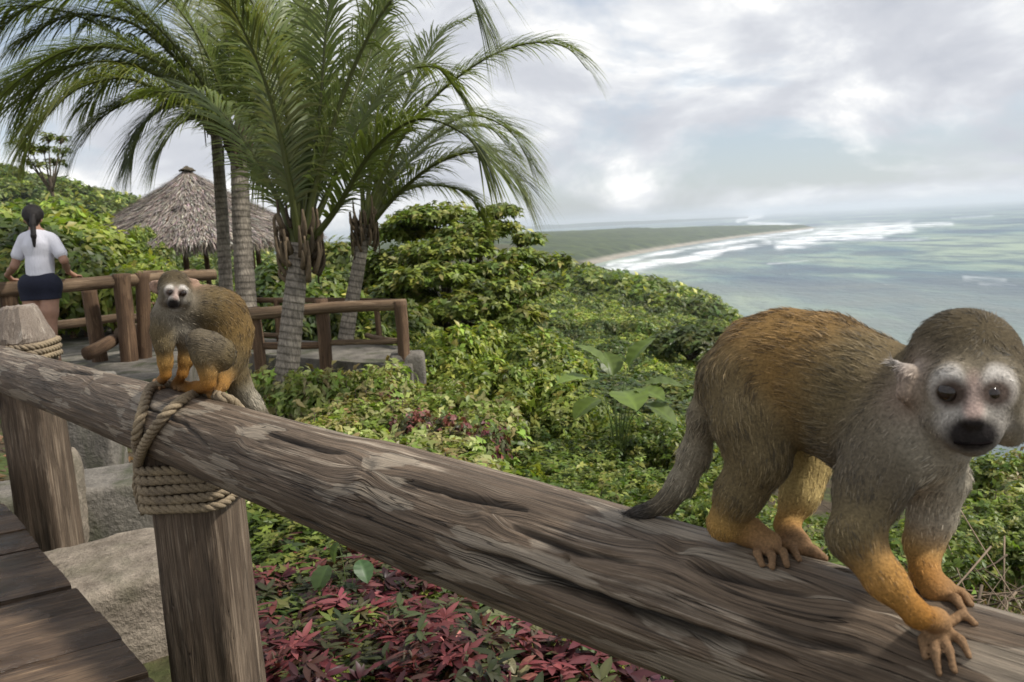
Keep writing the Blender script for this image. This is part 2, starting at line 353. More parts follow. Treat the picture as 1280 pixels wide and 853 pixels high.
# ---- the sea
COAST_PX = [(560, 372), (640, 352), (700, 341), (725, 335), (760, 327), (800, 318), (850, 309), (900, 301), (950, 294), (1000, 288), (1022, 285)]
COAST = np.array([onz(px, py, SEA) for px, py in COAST_PX])
def seg_dist(P, poly):
    d = np.full(len(P), 1e9)
    for a, b in zip(poly[:-1], poly[1:]):
        ab = b-a; t = np.clip(((P-a)@ab)/(ab@ab), 0, 1); d = np.minimum(d, np.linalg.norm(P-(a+t[:, None]*ab), axis=1))
    return d
def lay_sea():
    na, nr = 860, 340
    az = np.radians(np.linspace(-34, 70, na)); dep = np.radians(np.concatenate([np.geomspace(0.09, 8, nr-40), np.linspace(8.3, 30, 40)]))
    r = 60/np.tan(dep); R_, A = np.meshgrid(r, az, indexing='ij')
    V = np.stack([R_*np.sin(A), R_*np.cos(A), np.full_like(R_, SEA)], -1).reshape(-1, 3)
    # surf: where the waves break over the shallows along the beach and the reef
    p = proj(V)[:, :2]; f = np.zeros(len(V))
    surf = [([(735, 338), (770, 337), (830, 329), (870, 321), (902, 313)], 3.2, 1.0), ([(800, 334), (850, 328), (890, 322)], 1.8, 0.8), ([(862, 320), (915, 311), (962, 304)], 1.8, 1.0),
            ([(975, 305), (1010, 299), (1045, 293), (1090, 287), (1135, 284)], 5.5, 1.0), ([(1000, 302), (1060, 298), (1100, 297)], 3.0, 0.8), ([(1040, 289), (1120, 283), (1190, 280)], 2.2, 0.7),
            ([(1090, 301), (1160, 298)], 1.3, 0.55), ([(922, 277), (936, 273), (952, 270)], 1.8, 1.0), ([(935, 279), (975, 280), (1005, 284)], 1.6, 0.9), ([(1190, 273), (1240, 270)], 1.0, 0.45),
            ([(1206, 347), (1232, 348), (1256, 351)], 2.2, 0.42), ([(1225, 355), (1270, 357)], 1.4, 0.35), ([(960, 330), (1010, 326)], 1.0, 0.35), ([(760, 331), (850, 313), (950, 297), (1015, 287)], 2.0, 0.75)]
    for pts, wd, k in surf:
        q = np.array(pts, float); d = seg_dist(p, q)*(1+0.6*vnoise(np.stack([p[:, 0]/26, p[:, 1]/5, 0*p[:, 0]], 1), 1, 41, 3)); f = np.maximum(f, k*np.exp(-(d/(1.45*wd))**2))
    sh = np.exp(-(seg_dist(V[:, :2], COAST[:, :2])/260)**2)                      # shoaling water near the beach
    sh = np.maximum(sh, np.exp(-np.clip(np.hypot(V[:, 0]-120, V[:, 1]-420)-120, 0, None)**2/220**2))
    b = NB('sea_water'); co = b.coord('Object')
    big = b.noise(b.map(co, (0.0045, 0.0018, 1), rot=(0, 0, 0.5)), 1.0, 7, 0.62, 0.5)
    mid = b.noise(b.map(co, (0.018, 0.009, 1), rot=(0, 0, 0.4)), 1.0, 6, 0.6, 0.4)
    fine = b.noise(b.map(co, (0.11, 0.06, 1), rot=(0, 0, 0.3)), 1.0, 5, 0.6, 0.3)
    c = b.ramp(big, [(0.40, (0.018, 0.055, 0.115)), (0.47, (0.06, 0.125, 0.17)), (0.52, (0.15, 0.235, 0.215)), (0.59, (0.27, 0.34, 0.25))])
    c = b.mix(b.ramp(mid, [(0.45, 0.0), (0.58, 0.8)]), c, (0.055, 0.095, 0.13))
    c = b.mix(b.math('MULTIPLY', b.attr('shoal', 'Fac'), 0.5), c, b.mix(mid, (0.20, 0.24, 0.205), (0.32, 0.32, 0.265)))
    fo = b.attr('foam', 'Fac')
    fo = b.math('MULTIPLY', fo, b.ramp(b.noise(b.map(co, (0.016, 0.008, 1), rot=(0, 0, 0.4)), 1.0, 7, 0.68), [(0.36, 0.0), (0.60, 1.3)]))
    fo = b.ramp(fo, [(0.08, 0.0), (0.85, 0.85)])
    cap = b.math('MULTIPLY', b.ramp(fine, [(0.66, 0.0), (0.72, 0.6)]), b.ramp(mid, [(0.5, 0.0), (0.65, 1.0)]))
    ff = b.math('MAXIMUM', fo, cap)
    c = b.mix(ff, c, (0.82, 0.84, 0.85))
    r_ = b.math('ADD', b.math('MULTIPLY', ff, 0.5), 0.42)
    h = b.math('ADD', b.math('MULTIPLY', mid, 2.0), fine)
    m = b.done(b.pbsdf(c, r_, b.bump(h, 0.6, 4.0), 0.12))
    me = mesh_np('water', V, [grid_quads(nr, na)], True, attrs={'foam': f, 'shoal': sh})
    tag(obj('water', me, m), kind='structure')
lay_sea()
# ---- the far headland with its beach, and the low coast behind it
def lay_headland():
    nu, nv = 420, 150
    cw = catmull(COAST, nu); T = nrm(np.gradient(cw[:, :2], axis=0)); inn = np.stack([-T[:, 1], T[:, 0]], 1)
    inn = nrm(inn*0.5+np.array([-0.45, 0.75])); s = np.linspace(0, 1, nu)
    ext = 3600*(1-s)**0.7+90; top = 49*np.clip(1.06-s, 0, 1)**0.55
    v = np.linspace(0, 1, nv)**2.2
    D = ext[:, None]*v[None, :]
    X = cw[:, None, 0]+inn[:, None, 0]*D; Y = cw[:, None, 1]+inn[:, None, 1]*D
    beach = 24*(1-0.4*s)[:, None]
    P2 = np.stack([X/260, Y/260, 0*X], -1).reshape(-1, 3)
    hills = vnoise(P2, 1.0, 3, 4).reshape(X.shape); can = vnoise(P2*14, 1.0, 5, 3).reshape(X.shape)
    inl = np.clip((D-beach)/420, 0, 1)
    edge = np.clip((D-beach)/25, 0, 1)
    z = SEA-0.5+np.clip(D/beach, 0, 1)*2.5+edge*7+top[:, None]*(1-(1-inl)**2)*(0.80+0.35*hills)*np.clip((ext[:, None]*1.04-D)/(0.3*ext[:, None]), 0, 1)+can*3.0*edge
    V = np.stack([X, Y, z], -1).reshape(-1, 3)
    m1 = can.ravel()*0.5+0.5
    veg = np.array([0.008, 0.02, 0.01])*(1-m1)[:, None]+np.array([0.085, 0.11, 0.04])*m1[:, None]
    sand = np.array([0.30, 0.265, 0.215]); e = np.clip((D-beach)/10, 0, 1).reshape(-1, 1)
    me = mesh_np('headland', V, [grid_quads(nu, nv)[:, ::-1]], True, sand*(1-e)+veg*e)
    tag(obj('headland', me, mat_col('far_scrub', 0.95, 0.1, 0.3, 0.06)), kind='structure')
    # low shore on the horizon
    n = 200; a = np.radians(np.linspace(-12, 17, n)); d0 = 8600+500*np.sin(np.linspace(0, 7, n)); rows = []
    t = np.linspace(0, 1, n); hh = 46*np.clip((1-t)*3, 0, 1)**0.7*(0.75+0.35*vnoise(np.stack([a*40, a*0, a*0], 1), 1, 8, 3))
    for k, (dd, hf) in enumerate(((0, 0), (60, 0.35), (500, 0.8), (1500, 1.0), (3500, 0.2))):
        rows.append(np.stack([(d0+dd)*np.sin(a), (d0+dd)*np.cos(a), SEA-0.6+hh*hf], 1))
    me = mesh_np('far_shore', np.concatenate(rows), [grid_quads(5, n)], True, np.array([0.03, 0.05, 0.03])*np.ones((5*n, 1)))
    tag(obj('far_shore', me, bpy.data.materials['far_scrub']), kind='structure')
lay_headland()
# ---- paved terrace, with its drop towards the garden
MAT_CONC = None
def mat_concrete(name, a, b_, moss=0.5, scale=6.0):
    b = NB(name); co = b.coord('Object'); n1 = b.noise(co, scale, 7, 0.65); n2 = b.noise(co, scale*9, 5, 0.6); n3 = b.noise(b.map(co, (1, 1, 1), (5, 5, 5)), scale*0.55, 5, 0.6, 0.5)
    c = b.ramp(n1, [(0.3, a), (0.7, b_)]); c = b.mix(0.35, c, b.ramp(n2, [(0.3, 0.15), (0.7, 0.75)]), 'OVERLAY')
    c = b.mix(b.math('MULTIPLY', b.ramp(n3, [(0.48, 0.0), (0.66, 1.0)]), moss), c, b.mix(n2, (0.03, 0.035, 0.018), (0.07, 0.08, 0.03)))
    h = b.math('ADD', n1, b.math('MULTIPLY', n2, 0.5))
    return b.done(b.pbsdf(c, 0.9, b.bump(h, 0.9, 0.02), 0.25))
MAT_CONC = mat_concrete('weathered_concrete', (0.10, 0.09, 0.078), (0.25, 0.225, 0.19), 0.8)
MAT_ROCK = mat_concrete('pale_rock', (0.13, 0.105, 0.08), (0.36, 0.305, 0.24), 0.35, 9.0)
def slab(name, poly, z1, z0, mat, parent=None, bev=0.012, **kw):
    """a level slab over a polygon (counter-clockwise), chamfered along the top edge"""
    p = np.array(poly, float); n = len(p); c = p.mean(0); q = p+nrm(c-p)*bev
    V = np.vstack([np.c_[p, np.full(n, z0)], np.c_[p, np.full(n, z1-bev)], np.c_[q, np.full(n, z1)], [[*c, z1]]])
    j = np.arange(n); k = (j+1) % n
    Q = np.vstack([np.stack([j, k, n+k, n+j], 1), np.stack([n+j, n+k, 2*n+k, 2*n+j], 1)])
    T = np.stack([2*n+j, 2*n+k, np.full(n, 3*n)], 1)
    return obj(name, mesh_np(name, V, [Q, T], False), mat, parent)
# ================================================================ foreground: boardwalk, log railing, rope
AXO = np.array([0.4725, 0.4725, -0.40]); AXD = np.array([-1, 1, 0])/math.sqrt(2); AXIN = np.array([-1, -1, 0])/math.sqrt(2)
def rail_R(s): return 0.0795-0.010*np.clip((0.8-np.asarray(s))/0.6, 0, 1)+0.0055/(1+np.exp((np.asarray(s)-1.03)/0.02))-0.004*np.clip((np.asarray(s)-1.6)/1.0, 0, 1)
def rail_pt(s, th, off=0.0):
    s = np.asarray(s, float); th = np.asarray(th, float); R_ = rail_R(s)+off
    return AXO+s[..., None]*AXD+(R_*np.cos(th))[..., None]*np.array([0, 0, 1.0])+(R_*np.sin(th))[..., None]*AXIN
def hit_rail(px, py):
    r = ray(px, py); t = np.linspace(0.3, 6, 6000); P = t[:, None]*r-AXO
    s = P@AXD; d = np.hypot(P[:, 2], P@AXIN)-rail_R(s); i = np.argmax(d < 0) if (d < 0).any() else np.argmin(d)
    return s[i], math.atan2(P[i]@AXIN, P[i][2])
MAT_LOG = mat_wood('weathered_log', (0.44, 0.36, 0.27), (0.185, 0.132, 0.088), (0.035, 0.024, 0.015), 'grain', 0, 1.0, 0.85, 0.62, bump=0.9, patchcol=(0.48, 0.42, 0.325))
MAT_POST = mat_wood('weathered_post', (0.32, 0.25, 0.18), (0.145, 0.104, 0.07), (0.042, 0.028, 0.018), 'Object', 2, 1.0, 0.45, 0.75, bump=0.7)
railing = tag(empty('log_railing', tuple(AXO+1.4*AXD-np.array([0, 0, 0.98]))), 'thick weathered log handrail carried by square timber posts, beside the wet boardwalk', 'railing')
def build_rail():
    s = np.concatenate([np.arange(-0.75, 1.75, 0.004), np.arange(1.75, 4.3, 0.009)]); k = 200
    th = np.linspace(-math.pi, math.pi, k, endpoint=False); S, TH = np.meshgrid(s, th, indexing='ij')
    R_ = rail_R(S); Y = TH*0.082
    P3 = np.stack([S*1.6, np.cos(TH)*0.6, np.sin(TH)*0.6], -1).reshape(-1, 3)
    R_ = R_+0.0045*vnoise(P3, 1.6, 2, 3).reshape(S.shape)+0.0016*vnoise(np.stack([S*4, np.cos(TH)*7, np.sin(TH)*7], -1).reshape(-1, 3), 1.0, 4, 3).reshape(S.shape)
    gs = S.copy(); gy = Y.copy()
    def loc(px, py): q = hit_rail(px, py); return q[0], q[1]*0.082
    for px, py, rad, hgt in ((462, 588, 0.030, 0.006), (845, 690, 0.032, 0.007), (300, 545, 0.018, 0.003), (1090, 760, 0.03, 0.004), (110, 480, 0.035, 0.004), (612, 640, 0.016, 0.003)):
        s0, y0 = loc(px, py); ds = S-s0; dy = Y-y0; d = np.hypot(ds*0.75, dy)
        R_ = R_+hgt*np.exp(-(d/rad)**2)-1.35*hgt*np.exp(-(d/(rad*0.36))**2)
        gy = gy+np.sign(dy)*0.012*np.exp(-(d/(rad*1.3))**2); gs = gs+ds*0.8*np.exp(-(d/(rad*0.9))**2)
    s0, y0 = loc(455, 600)                                   # the swollen ring where a limb was cut
    R_ = R_+0.0045*np.exp(-((S-s0-0.1*(Y-y0))/0.022)**2)*np.clip(1.2-np.abs(Y-y0)/0.09, 0, 1)
    crack = np.zeros(S.shape)
    for pts, wdt, dep in (([(585, 690), (640, 707), (700, 733), (760, 757), (830, 779), (920, 802), (1000, 826)], 0.0062, 0.024), ([(66, 463), (95, 466), (128, 470)], 0.006, 0.010),
                          ([(330, 541), (380, 556), (430, 568)], 0.0036, 0.011), ([(500, 600), (580, 622), (660, 640)], 0.0034, 0.010), ([(860, 705), (930, 722), (1020, 745)], 0.0042, 0.012),
                          ([(640, 660), (720, 690), (800, 705)], 0.0034, 0.010), ([(160, 500), (230, 530), (262, 560)], 0.0034, 0.009), ([(1020, 700), (1110, 735), (1180, 745)], 0.0036, 0.010), ([(930, 770), (1000, 800), (1080, 815)], 0.0034, 0.010)):
        q = np.array([loc(*p) for p in pts]); pts_ = np.stack([S.ravel(), Y.ravel()], 1)
        wig = 0.0025*vnoise(np.stack([pts_[:, 0]*22, 0*pts_[:, 0], 0*pts_[:, 0]], 1), 1, 9, 2); pts_[:, 1] += wig
        d = seg_dist(pts_, q).reshape(S.shape); tt = np.clip((S-q[:, 0].min())/(q[:, 0].max()-q[:, 0].min()), 0, 1); tp = np.clip(4*tt*(1-tt), 0, 1)**0.45*(0.9+0.25*vnoise(np.stack([S.ravel()*30, 0*S.ravel(), 0*S.ravel()], 1), 1, 13, 2).reshape(S.shape)); g = tp*np.exp(-(d/(wdt*(0.35+0.75*tp)))**2)
        R_ = R_-dep*g+dep*0.08*tp*np.exp(-((d-3*wdt)/(2*wdt))**2); crack = np.maximum(crack, g)
    s0, y0 = loc(707, 699); d = np.hypot(S-s0, Y-y0); R_ = R_-0.012*np.exp(-(d/0.004)**2)   # old nail hole
    V = np.stack([S, R_*np.sin(TH), R_*np.cos(TH)], -1).reshape(-1, 3); n0 = len(V)
    V = np.vstack([V, [s[0]-0.01, 0, 0], [s[-1]+0.01, 0, 0]]); j = np.arange(k)
    T = np.vstack([np.stack([np.full(k, n0), j, (j+1) % k], 1), np.stack([np.full(k, n0+1), n0-k+(j+1) % k, n0-k+j], 1)])
    g = np.stack([gs, gy, 0*gs], -1).reshape(-1, 3); g = np.vstack([g, [0, 0, 0.3], [5, 0, 0.3]])
    me = mesh_np('rail', V, [grid_quads(len(s), k, True)[:, ::-1], T], True, attrs={'grain': g, 'crack': np.append(crack.ravel(), [0, 0])})
    M = Matrix(((AXD[0], AXIN[0], 0, AXO[0]), (AXD[1], AXIN[1], 0, AXO[1]), (0, 0, 1, AXO[2]), (0, 0, 0, 1)))
    obj('rail', me, MAT_LOG, railing, M=Matrix.Translation(-Vector(railing.location))@M)
build_rail()
def post_mesh(h, half, seed, taper=0.0, rnd=0.012, top_dome=0.0):
    """a rough square timber standing on z=0"""
    nz = max(8, int(h/0.02)); side = 14; ang = []
    z = np.linspace(0, h, nz); t = np.linspace(-1, 1, side, endpoint=False)
    q = np.concatenate([np.stack([t, -np.ones(side)], 1), np.stack([np.ones(side), t], 1), np.stack([-t, np.ones(side)], 1), np.stack([-np.ones(side), -t], 1)])
    pw = 9.0; rr = (np.abs(q[:, 0])**pw+np.abs(q[:, 1])**pw)**(-1/pw); q = q*rr[:, None]
    k = len(q); X = q[None, :, 0]*half*(1-taper*z/h)[:, None]; Y = q[None, :, 1]*half*(1-taper*z/h)[:, None]; Z = np.broadcast_to(z[:, None], X.shape)
    P = np.stack([X*18, Y*18, Z*2.2], -1).reshape(-1, 3); d = 0.0035*vnoise(P, 1.0, seed, 4).reshape(X.shape)+0.0018*vnoise(P*np.array([5, 5, 1.5]), 1, seed+3, 2).reshape(X.shape)
    V = np.stack([X+q[None, :, 0]*d*1.2, Y+q[None, :, 1]*d*1.2, Z], -1).reshape(-1, 3)
    V = np.vstack([V, [0, 0, h+top_dome]]); j = np.arange(k); T = np.stack([np.full(k, len(V)-1), (nz-1)*k+j, (nz-1)*k+(j+1) % k], 1)
    return mesh_np('post', V, [grid_quads(nz, k, True), T], False)
def solve_s(px, zz, off):
    best = min(np.arange(0, 4.2, 0.005), key=lambda s: abs(proj(AXO*np.array([1, 1, 0])+s*AXD-off*AXIN+np.array([0, 0, zz]))[0, 0]-px)); return best
YAW = math.radians(-4)
POST_A = AXO*np.array([1, 1, 0])+solve_s(259, -0.75, 0.055)*AXD-0.055*AXIN
POST_B = AXO*np.array([1, 1, 0])+solve_s(36, -0.50, 0.15)*AXD-0.15*AXIN
def in_rail(p): return Matrix.Translation(Vector(p)-Vector(railing.location))
obj('post', post_mesh(1.14, 0.083, 5), MAT_POST, railing, M=in_rail((POST_A[0], POST_A[1], -1.52))@Matrix.Rotation(YAW, 4, 'Z'))
pb = obj('post', post_mesh(1.205, 0.086, 8), MAT_POST, railing, M=in_rail((POST_B[0], POST_B[1], -1.55))@Matrix.Rotation(YAW+0.03, 4, 'Z'))
def cap_mesh():
    prof = [(0.088, -0.012), (0.091, 0.0), (0.089, 0.015), (0.074, 0.075), (0.056, 0.128), (0.048, 0.135)]
    k = 32; a = np.arange(k)*2*math.pi/k; V = []
    for i, (r_, z_) in enumerate(prof):
        p_ = 7-4.2*i/5; rr = (np.abs(np.cos(a))**p_+np.abs(np.sin(a))**p_)**(-1/p_)*r_
        rr = rr*(1+0.02*RNG.standard_normal(k)); V.append(np.stack([rr*np.cos(a), rr*np.sin(a), np.full(k, z_)+0.003*RNG.standard_normal(k)], 1))
    V = np.vstack(V+[[[0, 0, 0.137]]]); n = len(prof); j = np.arange(k)
    return mesh_np('cap', V, [grid_quads(n, k, True), np.stack([np.full(k, n*k), (n-1)*k+j, (n-1)*k+(j+1) % k], 1)], False)
tag(obj('cap', cap_mesh(), mat_wood('bleached_cap', (0.42, 0.37, 0.31), (0.30, 0.25, 0.20), (0.12, 0.09, 0.07), 'Object', 2, 1.0, 0.3, 0.85), pb, M=Matrix.Translation((0, 0, 1.207))), label='pale tapered cap of the post')
# ---- rope
b_ = NB('jute_rope'); co = b_.coord('Object'); nz_ = b_.noise(co, 260, 4, 0.6); n2_ = b_.noise(co, 14, 4, 0.6)
c_ = b_.mix(b_.ramp(n2_, [(0.35, 0.0), (0.65, 1.0)]), (0.30, 0.235, 0.15), (0.19, 0.15, 0.105)); c_ = b_.mix(0.5, c_, b_.ramp(nz_, [(0.3, 0.2), (0.7, 0.8)]), 'OVERLAY')
MAT_ROPE = b_.done(b_.pbsdf(c_, 0.9, b_.bump(nz_, 0.6, 0.002), 0.15))
def rope_mesh(mb, P, r, pitch=0.055):
    P = np.asarray(P, float); seg = np.linalg.norm(np.diff(P, axis=0), axis=1); s = np.concatenate([[0], np.cumsum(seg)])
    n = max(8, int(s[-1]/0.0055)); si = np.linspace(0, s[-1], n); Q = np.stack([np.interp(si, s, P[:, i]) for i in range(3)], 1)
    T, U, W = frames(Q)
    for j in range(3):
        a = si/pitch*2*math.pi+j*2*math.pi/3
        tube(mb, Q+r*0.52*(U*np.cos(a)[:, None]+W*np.sin(a)[:, None]), r*0.56, 8, jit=0.012)
def coil(c, half, z0, turns, pitch, yaw, r, a0=0.0, p_=5.0):
    a = np.linspace(a0, a0+turns*2*math.pi, int(turns*56)); rr = (np.abs(np.cos(a))**p_+np.abs(np.sin(a))**p_)**(-1/p_)*(half+r)
    x = rr*np.cos(a); y = rr*np.sin(a); cy, sy = math.cos(yaw), math.sin(yaw)
    wob = 0.0012*np.sin(a*3.3)
    return np.stack([c[0]+x*cy-y*sy, c[1]+x*sy+y*cy, z0+pitch*(a-a0)/(2*math.pi)+wob], 1)
def build_ropes():
    r = 0.0108; mb = MB()
    rope_mesh(mb, coil(POST_A, 0.085, -0.588, 5.0, 0.0222, YAW, r, a0=2.2, p_=6), r)
    # two bights carried up from the post and over the log
    for pts in ([(180, 612), (173, 592), (181, 562), (203, 531), (226, 508), (252, 494), (280, 489)], [(184, 600), (172, 575), (176, 545), (183, 515), (190, 490)]):
        Q = []
        for i, (px, py) in enumerate(pts):
            s0, th = hit_rail(px, py); q = rail_pt(np.array(s0), np.array(th), r*0.8)
            if py > 588: q = at(px, py, float(proj(POST_A+np.array([0, 0, -0.55]))[0, 2])-0.03)
            Q.append(q)
        s0, th = hit_rail(*pts[-1])
        for da in (0.35, 0.7, 1.1, 1.6, 2.1): Q.append(rail_pt(np.array(s0+0.02*da), np.array(th-da), r*0.8))
        rope_mesh(mb, catmull(Q, 160), r)
    d = float(proj(POST_A+np.array([0, 0, -0.6]))[0, 2])-0.02
    rope_mesh(mb, catmull([at(174, 585, d), at(170, 605, d), at(174, 626, d), at(180, 642, d+0.01)], 60), r*0.8)
    tag(obj('rope', mb.mesh('rope'), MAT_ROPE), 'thick twisted tan rope coiled round the post top and over the log', 'rope')
    mb = MB(); rope_mesh(mb, coil(POST_B, 0.088, -0.428, 3.3, 0.025, YAW, 0.0125, a0=1.0, p_=4), 0.0125)
    tag(obj('rope', mb.mesh('rope'), MAT_ROPE), 'short pale rope lashing around the post just below its tapered cap', 'rope')
build_ropes()
# ---- boardwalk
DECK_Z = -0.78
def build_deck():
    root = tag(empty('boardwalk', (0, 0, DECK_Z)), kind='structure')
    m = mat_wood('wet_planks', (0.32, 0.22, 0.13), (0.17, 0.108, 0.062), (0.05, 0.033, 0.022), 'Object', 0, 1.0, 0.35, 0.55, wet=0.9, bump=0.7)
    e0 = onz(0, 625, DECK_Z); e1 = onz(190, 845, DECK_Z); ed = nrm(e1-e0); pd = nrm(np.array([0.87, 0.49, 0]))
    ang = math.atan2(pd[1], pd[0]); pitch = 0.178; perp = np.array([-pd[1], pd[0], 0]); ecut = (ed@pd)/(ed@perp)
    for i in range(-10, 17):
        s = 0.55+i*pitch+0.006*math.sin(i*2.3); p = e0+ed*s; wd = pitch*abs(ed@perp)-0.009
        mb = MB(); ln = 2.3; xs = np.linspace(-ln, 0.004*math.sin(i*5.1), 60); ys = np.linspace(-wd/2, wd/2, 9)
        X, Y = np.meshgrid(xs, ys, indexing='ij'); edge = np.abs(Y)/(wd/2)
        Z = -0.004*np.clip((edge-0.75)/0.25, 0, 1)**2+0.0022*vnoise(np.stack([X*3+i*9, Y*40, 0*X], -1).reshape(-1, 3), 1, 6, 3).reshape(X.shape)
        Xs = X+Y*ecut*((X+ln)/ln)
        top = np.stack([Xs, Y, Z], -1).reshape(-1, 3); bot = top.copy(); bot[:, 2] = -0.045
        n = len(top); nu, nv = X.shape; q = grid_quads(nu, nv)[:, ::-1]
        bi = np.concatenate([np.arange(nu)*nv, (nu-1)*nv+np.arange(1, nv), (np.arange(nu-2, -1, -1))*nv+nv-1, np.arange(nv-2, 0, -1)])
        bj = np.roll(bi, -1)
        me = mesh_np('plank', np.vstack([top, bot]), [q, q[:, ::-1]+n, np.stack([bi, bj, bj+n, bi+n], 1)], False)
        M = Matrix.Translation((p[0]-ed[0]*pitch/2, p[1]-ed[1]*pitch/2, 0.002*math.sin(i*3.7)))@Matrix.Rotation(ang+0.006*math.sin(i*1.9), 4, 'Z')
        o = obj('plank', me, m, root, M=M)
    mb = MB(); c = e0+ed*1.0-pd*0.13
    a2 = math.atan2(ed[1], ed[0]); Mb = np.array(Matrix.Translation((c[0], c[1], -0.05))@Matrix.Rotation(a2, 4, 'Z'))
    box(mb, (-2.6, -0.045, -0.16), (2.0, 0.045, 0.0), 0.006, Mb); obj('joist', mb.mesh('joist', False), MAT_POST, root)
build_deck()
# ---- stones and concrete beside the posts
def boulder(name, c, dims, yaw, seed, mat, p_=4.0, rough=0.06, label=None, cat='stone', group=None):
    nu, nv = 120, 76; u = np.linspace(-math.pi, math.pi, nu, endpoint=False); v = np.linspace(-math.pi/2, math.pi/2, nv)
    Vv, U = np.meshgrid(v, u, indexing='ij'); d = np.stack([np.cos(Vv)*np.cos(U), np.cos(Vv)*np.sin(U), np.sin(Vv)], -1).reshape(-1, 3)
    rr = (np.abs(d)**p_).sum(1)**(-1/p_); P = d*rr[:, None]
    chip = np.floor(vnoise(P, 2.6, seed+5, 2)*4)/4; P = P*(1+rough*vnoise(P, 1.7, seed, 4)+rough*0.35*vnoise(P, 9.0, seed+1, 3)+0.5*rough*chip+0.012*vnoise(P, 30, seed+2, 2))[:, None]*np.asarray(dims)/2
    me = mesh_np(name, P, [grid_quads(nv, nu, True)], True)
    return tag(obj(name, me, mat, M=Matrix.Translation(Vector(c))@Matrix.Rotation(yaw, 4, 'Z')), label, cat, group)
g0 = onz(150, 683, -1.40); d0 = g0@FW; tz = at(150, 606, d0)[2]; tb = onz(140, 579, tz)
cx = np.array([(g0[0]+tb[0])/2+0.02, (g0[1]+tb[1])/2]); 
boulder('concrete_block', (cx[0]-0.16, cx[1]-0.05, (tz-1.48)/2), (0.92, np.linalg.norm(tb-at(150, 606, d0))*0.95, tz+1.48), 0.35, 3, MAT_CONC, 18.0, 0.025, 'long mossy concrete block on the ground behind the two railing posts', 'concrete block')
q = onz(95, 572, tz-0.05)
boulder('concrete_stump', (q[0], q[1]+0.12, tz+0.08), (0.36, 0.3, 0.62), 0.2, 4, MAT_CONC, 18.0, 0.02, 'short squared concrete stump rising behind the long mossy block', 'concrete block')
q = onz(150, 715, -1.10)
boulder('stone_slab', (q[0]-0.22, q[1]-0.02, -1.30), (0.80, 0.55, 0.44), 0.6, 12, MAT_ROCK, 14.0, 0.05, 'pale rough stone slab lying at the foot of the posts beside the boardwalk', 'stone')
q = onz(84, 640, -1.2)
boulder('stone', (q[0], q[1], -1.15), (0.16, 0.16, 0.5), 0.1, 15, MAT_ROCK, 4.0, 0.1, 'small upright pale stone leaning against the post with the tapered cap', 'stone')
# ================================================================ animals and the person (smooth blended bodies)
class Body:
    def __init__(s): s.p = []
    def add(s, a, b, ra, rb, col, fur=0.012, k=0.012, flow=None, cb=None):
        a = np.asarray(a, float); b = np.asarray(b, float)
        f = nrm(b-a) if flow is None else nrm(np.asarray(flow, float))
        s.p.append(dict(a=a, b=b, ra=ra, rb=rb, col=np.asarray(col, float), cb=np.asarray(cb if cb is not None else col, float), fur=fur, k=k, flow=f))
    def chain(s, pts, col, fur=0.012, k=0.012, cols=None):
        for i in range(len(pts)-1):
            (a, ra), (b, rb) = pts[i], pts[i+1]
            s.add(a, b, ra, rb, cols[i] if cols else col, fur if np.isscalar(fur) else fur[i], k, cb=cols[i+1] if cols else None)
    def dist(s, p, P):
        ab = p['b']-p['a']; L2 = ab@ab; t = np.clip(((P-p['a'])@ab)/max(L2, 1e-12), 0, 1)
        return np.linalg.norm(P-(p['a']+t[..., None]*ab), axis=-1)-(p['ra']+(p['rb']-p['ra'])*t), t
    def mesh(s, vox, cuts=(), inflate=0.0):
        lo = np.min([np.minimum(p['a']-p['ra'], p['b']-p['rb']) for p in s.p], 0)-4*vox-inflate-0.01
        hi = np.max([np.maximum(p['a']+p['ra'], p['b']+p['rb']) for p in s.p], 0)+4*vox+inflate+0.01
        n = np.ceil((hi-lo)/vox).astype(int)+1; F = np.full(n, 0.5, np.float32)
        ax = [lo[i]+vox*np.arange(n[i]) for i in range(3)]
        for p in s.p:
            m = max(p['ra'], p['rb'])+p['k']+3*vox+inflate
            l_ = np.minimum(p['a'], p['b'])-m; h_ = np.maximum(p['a'], p['b'])+m
            i0 = np.clip(np.floor((l_-lo)/vox).astype(int), 0, n); i1 = np.clip(np.ceil((h_-lo)/vox).astype(int)+1, 0, n)
            sl = tuple(slice(i0[i], i1[i]) for i in range(3))
            G = np.stack(np.meshgrid(*[ax[i][sl[i]] for i in range(3)], indexing='ij'), -1)
            d, _ = s.dist(p, G); d = d.astype(np.float32)-inflate; f = F[sl]; k = p['k']
            h = np.clip(0.5+0.5*(f-d)/k, 0, 1); F[sl] = f*(1-h)+d*h-k*h*(1-h)
        for pt, nn in cuts:
            nn = nrm(nn); G = np.stack(np.meshgrid(*ax, indexing='ij'), -1); F = np.maximum(F, ((G-np.asarray(pt))@nn).astype(np.float32))
        return surface_nets(F, lo, vox)
    def weights(s, V, sig):
        D = np.stack([s.dist(p, V)[0] for p in s.p], 1); T = np.stack([s.dist(p, V)[1] for p in s.p], 1)
        W_ = np.exp(-np.clip((D-D.min(1, keepdims=True))/sig, 0, 40)); return W_/W_.sum(1, keepdims=True), T
    def paint(s, V, sig=0.006):
        W_, T = s.weights(V, sig); A = np.array([p['col'] for p in s.p]); B = np.array([p['cb'] for p in s.p])
        c = np.einsum('vp,pc->vc', W_*(1-T), A)+np.einsum('vp,pc->vc', W_*T, B)
        fl = W_@np.array([p['flow'] for p in s.p]); ln = W_@np.array([p['fur'] for p in s.p]); return c, fl, ln
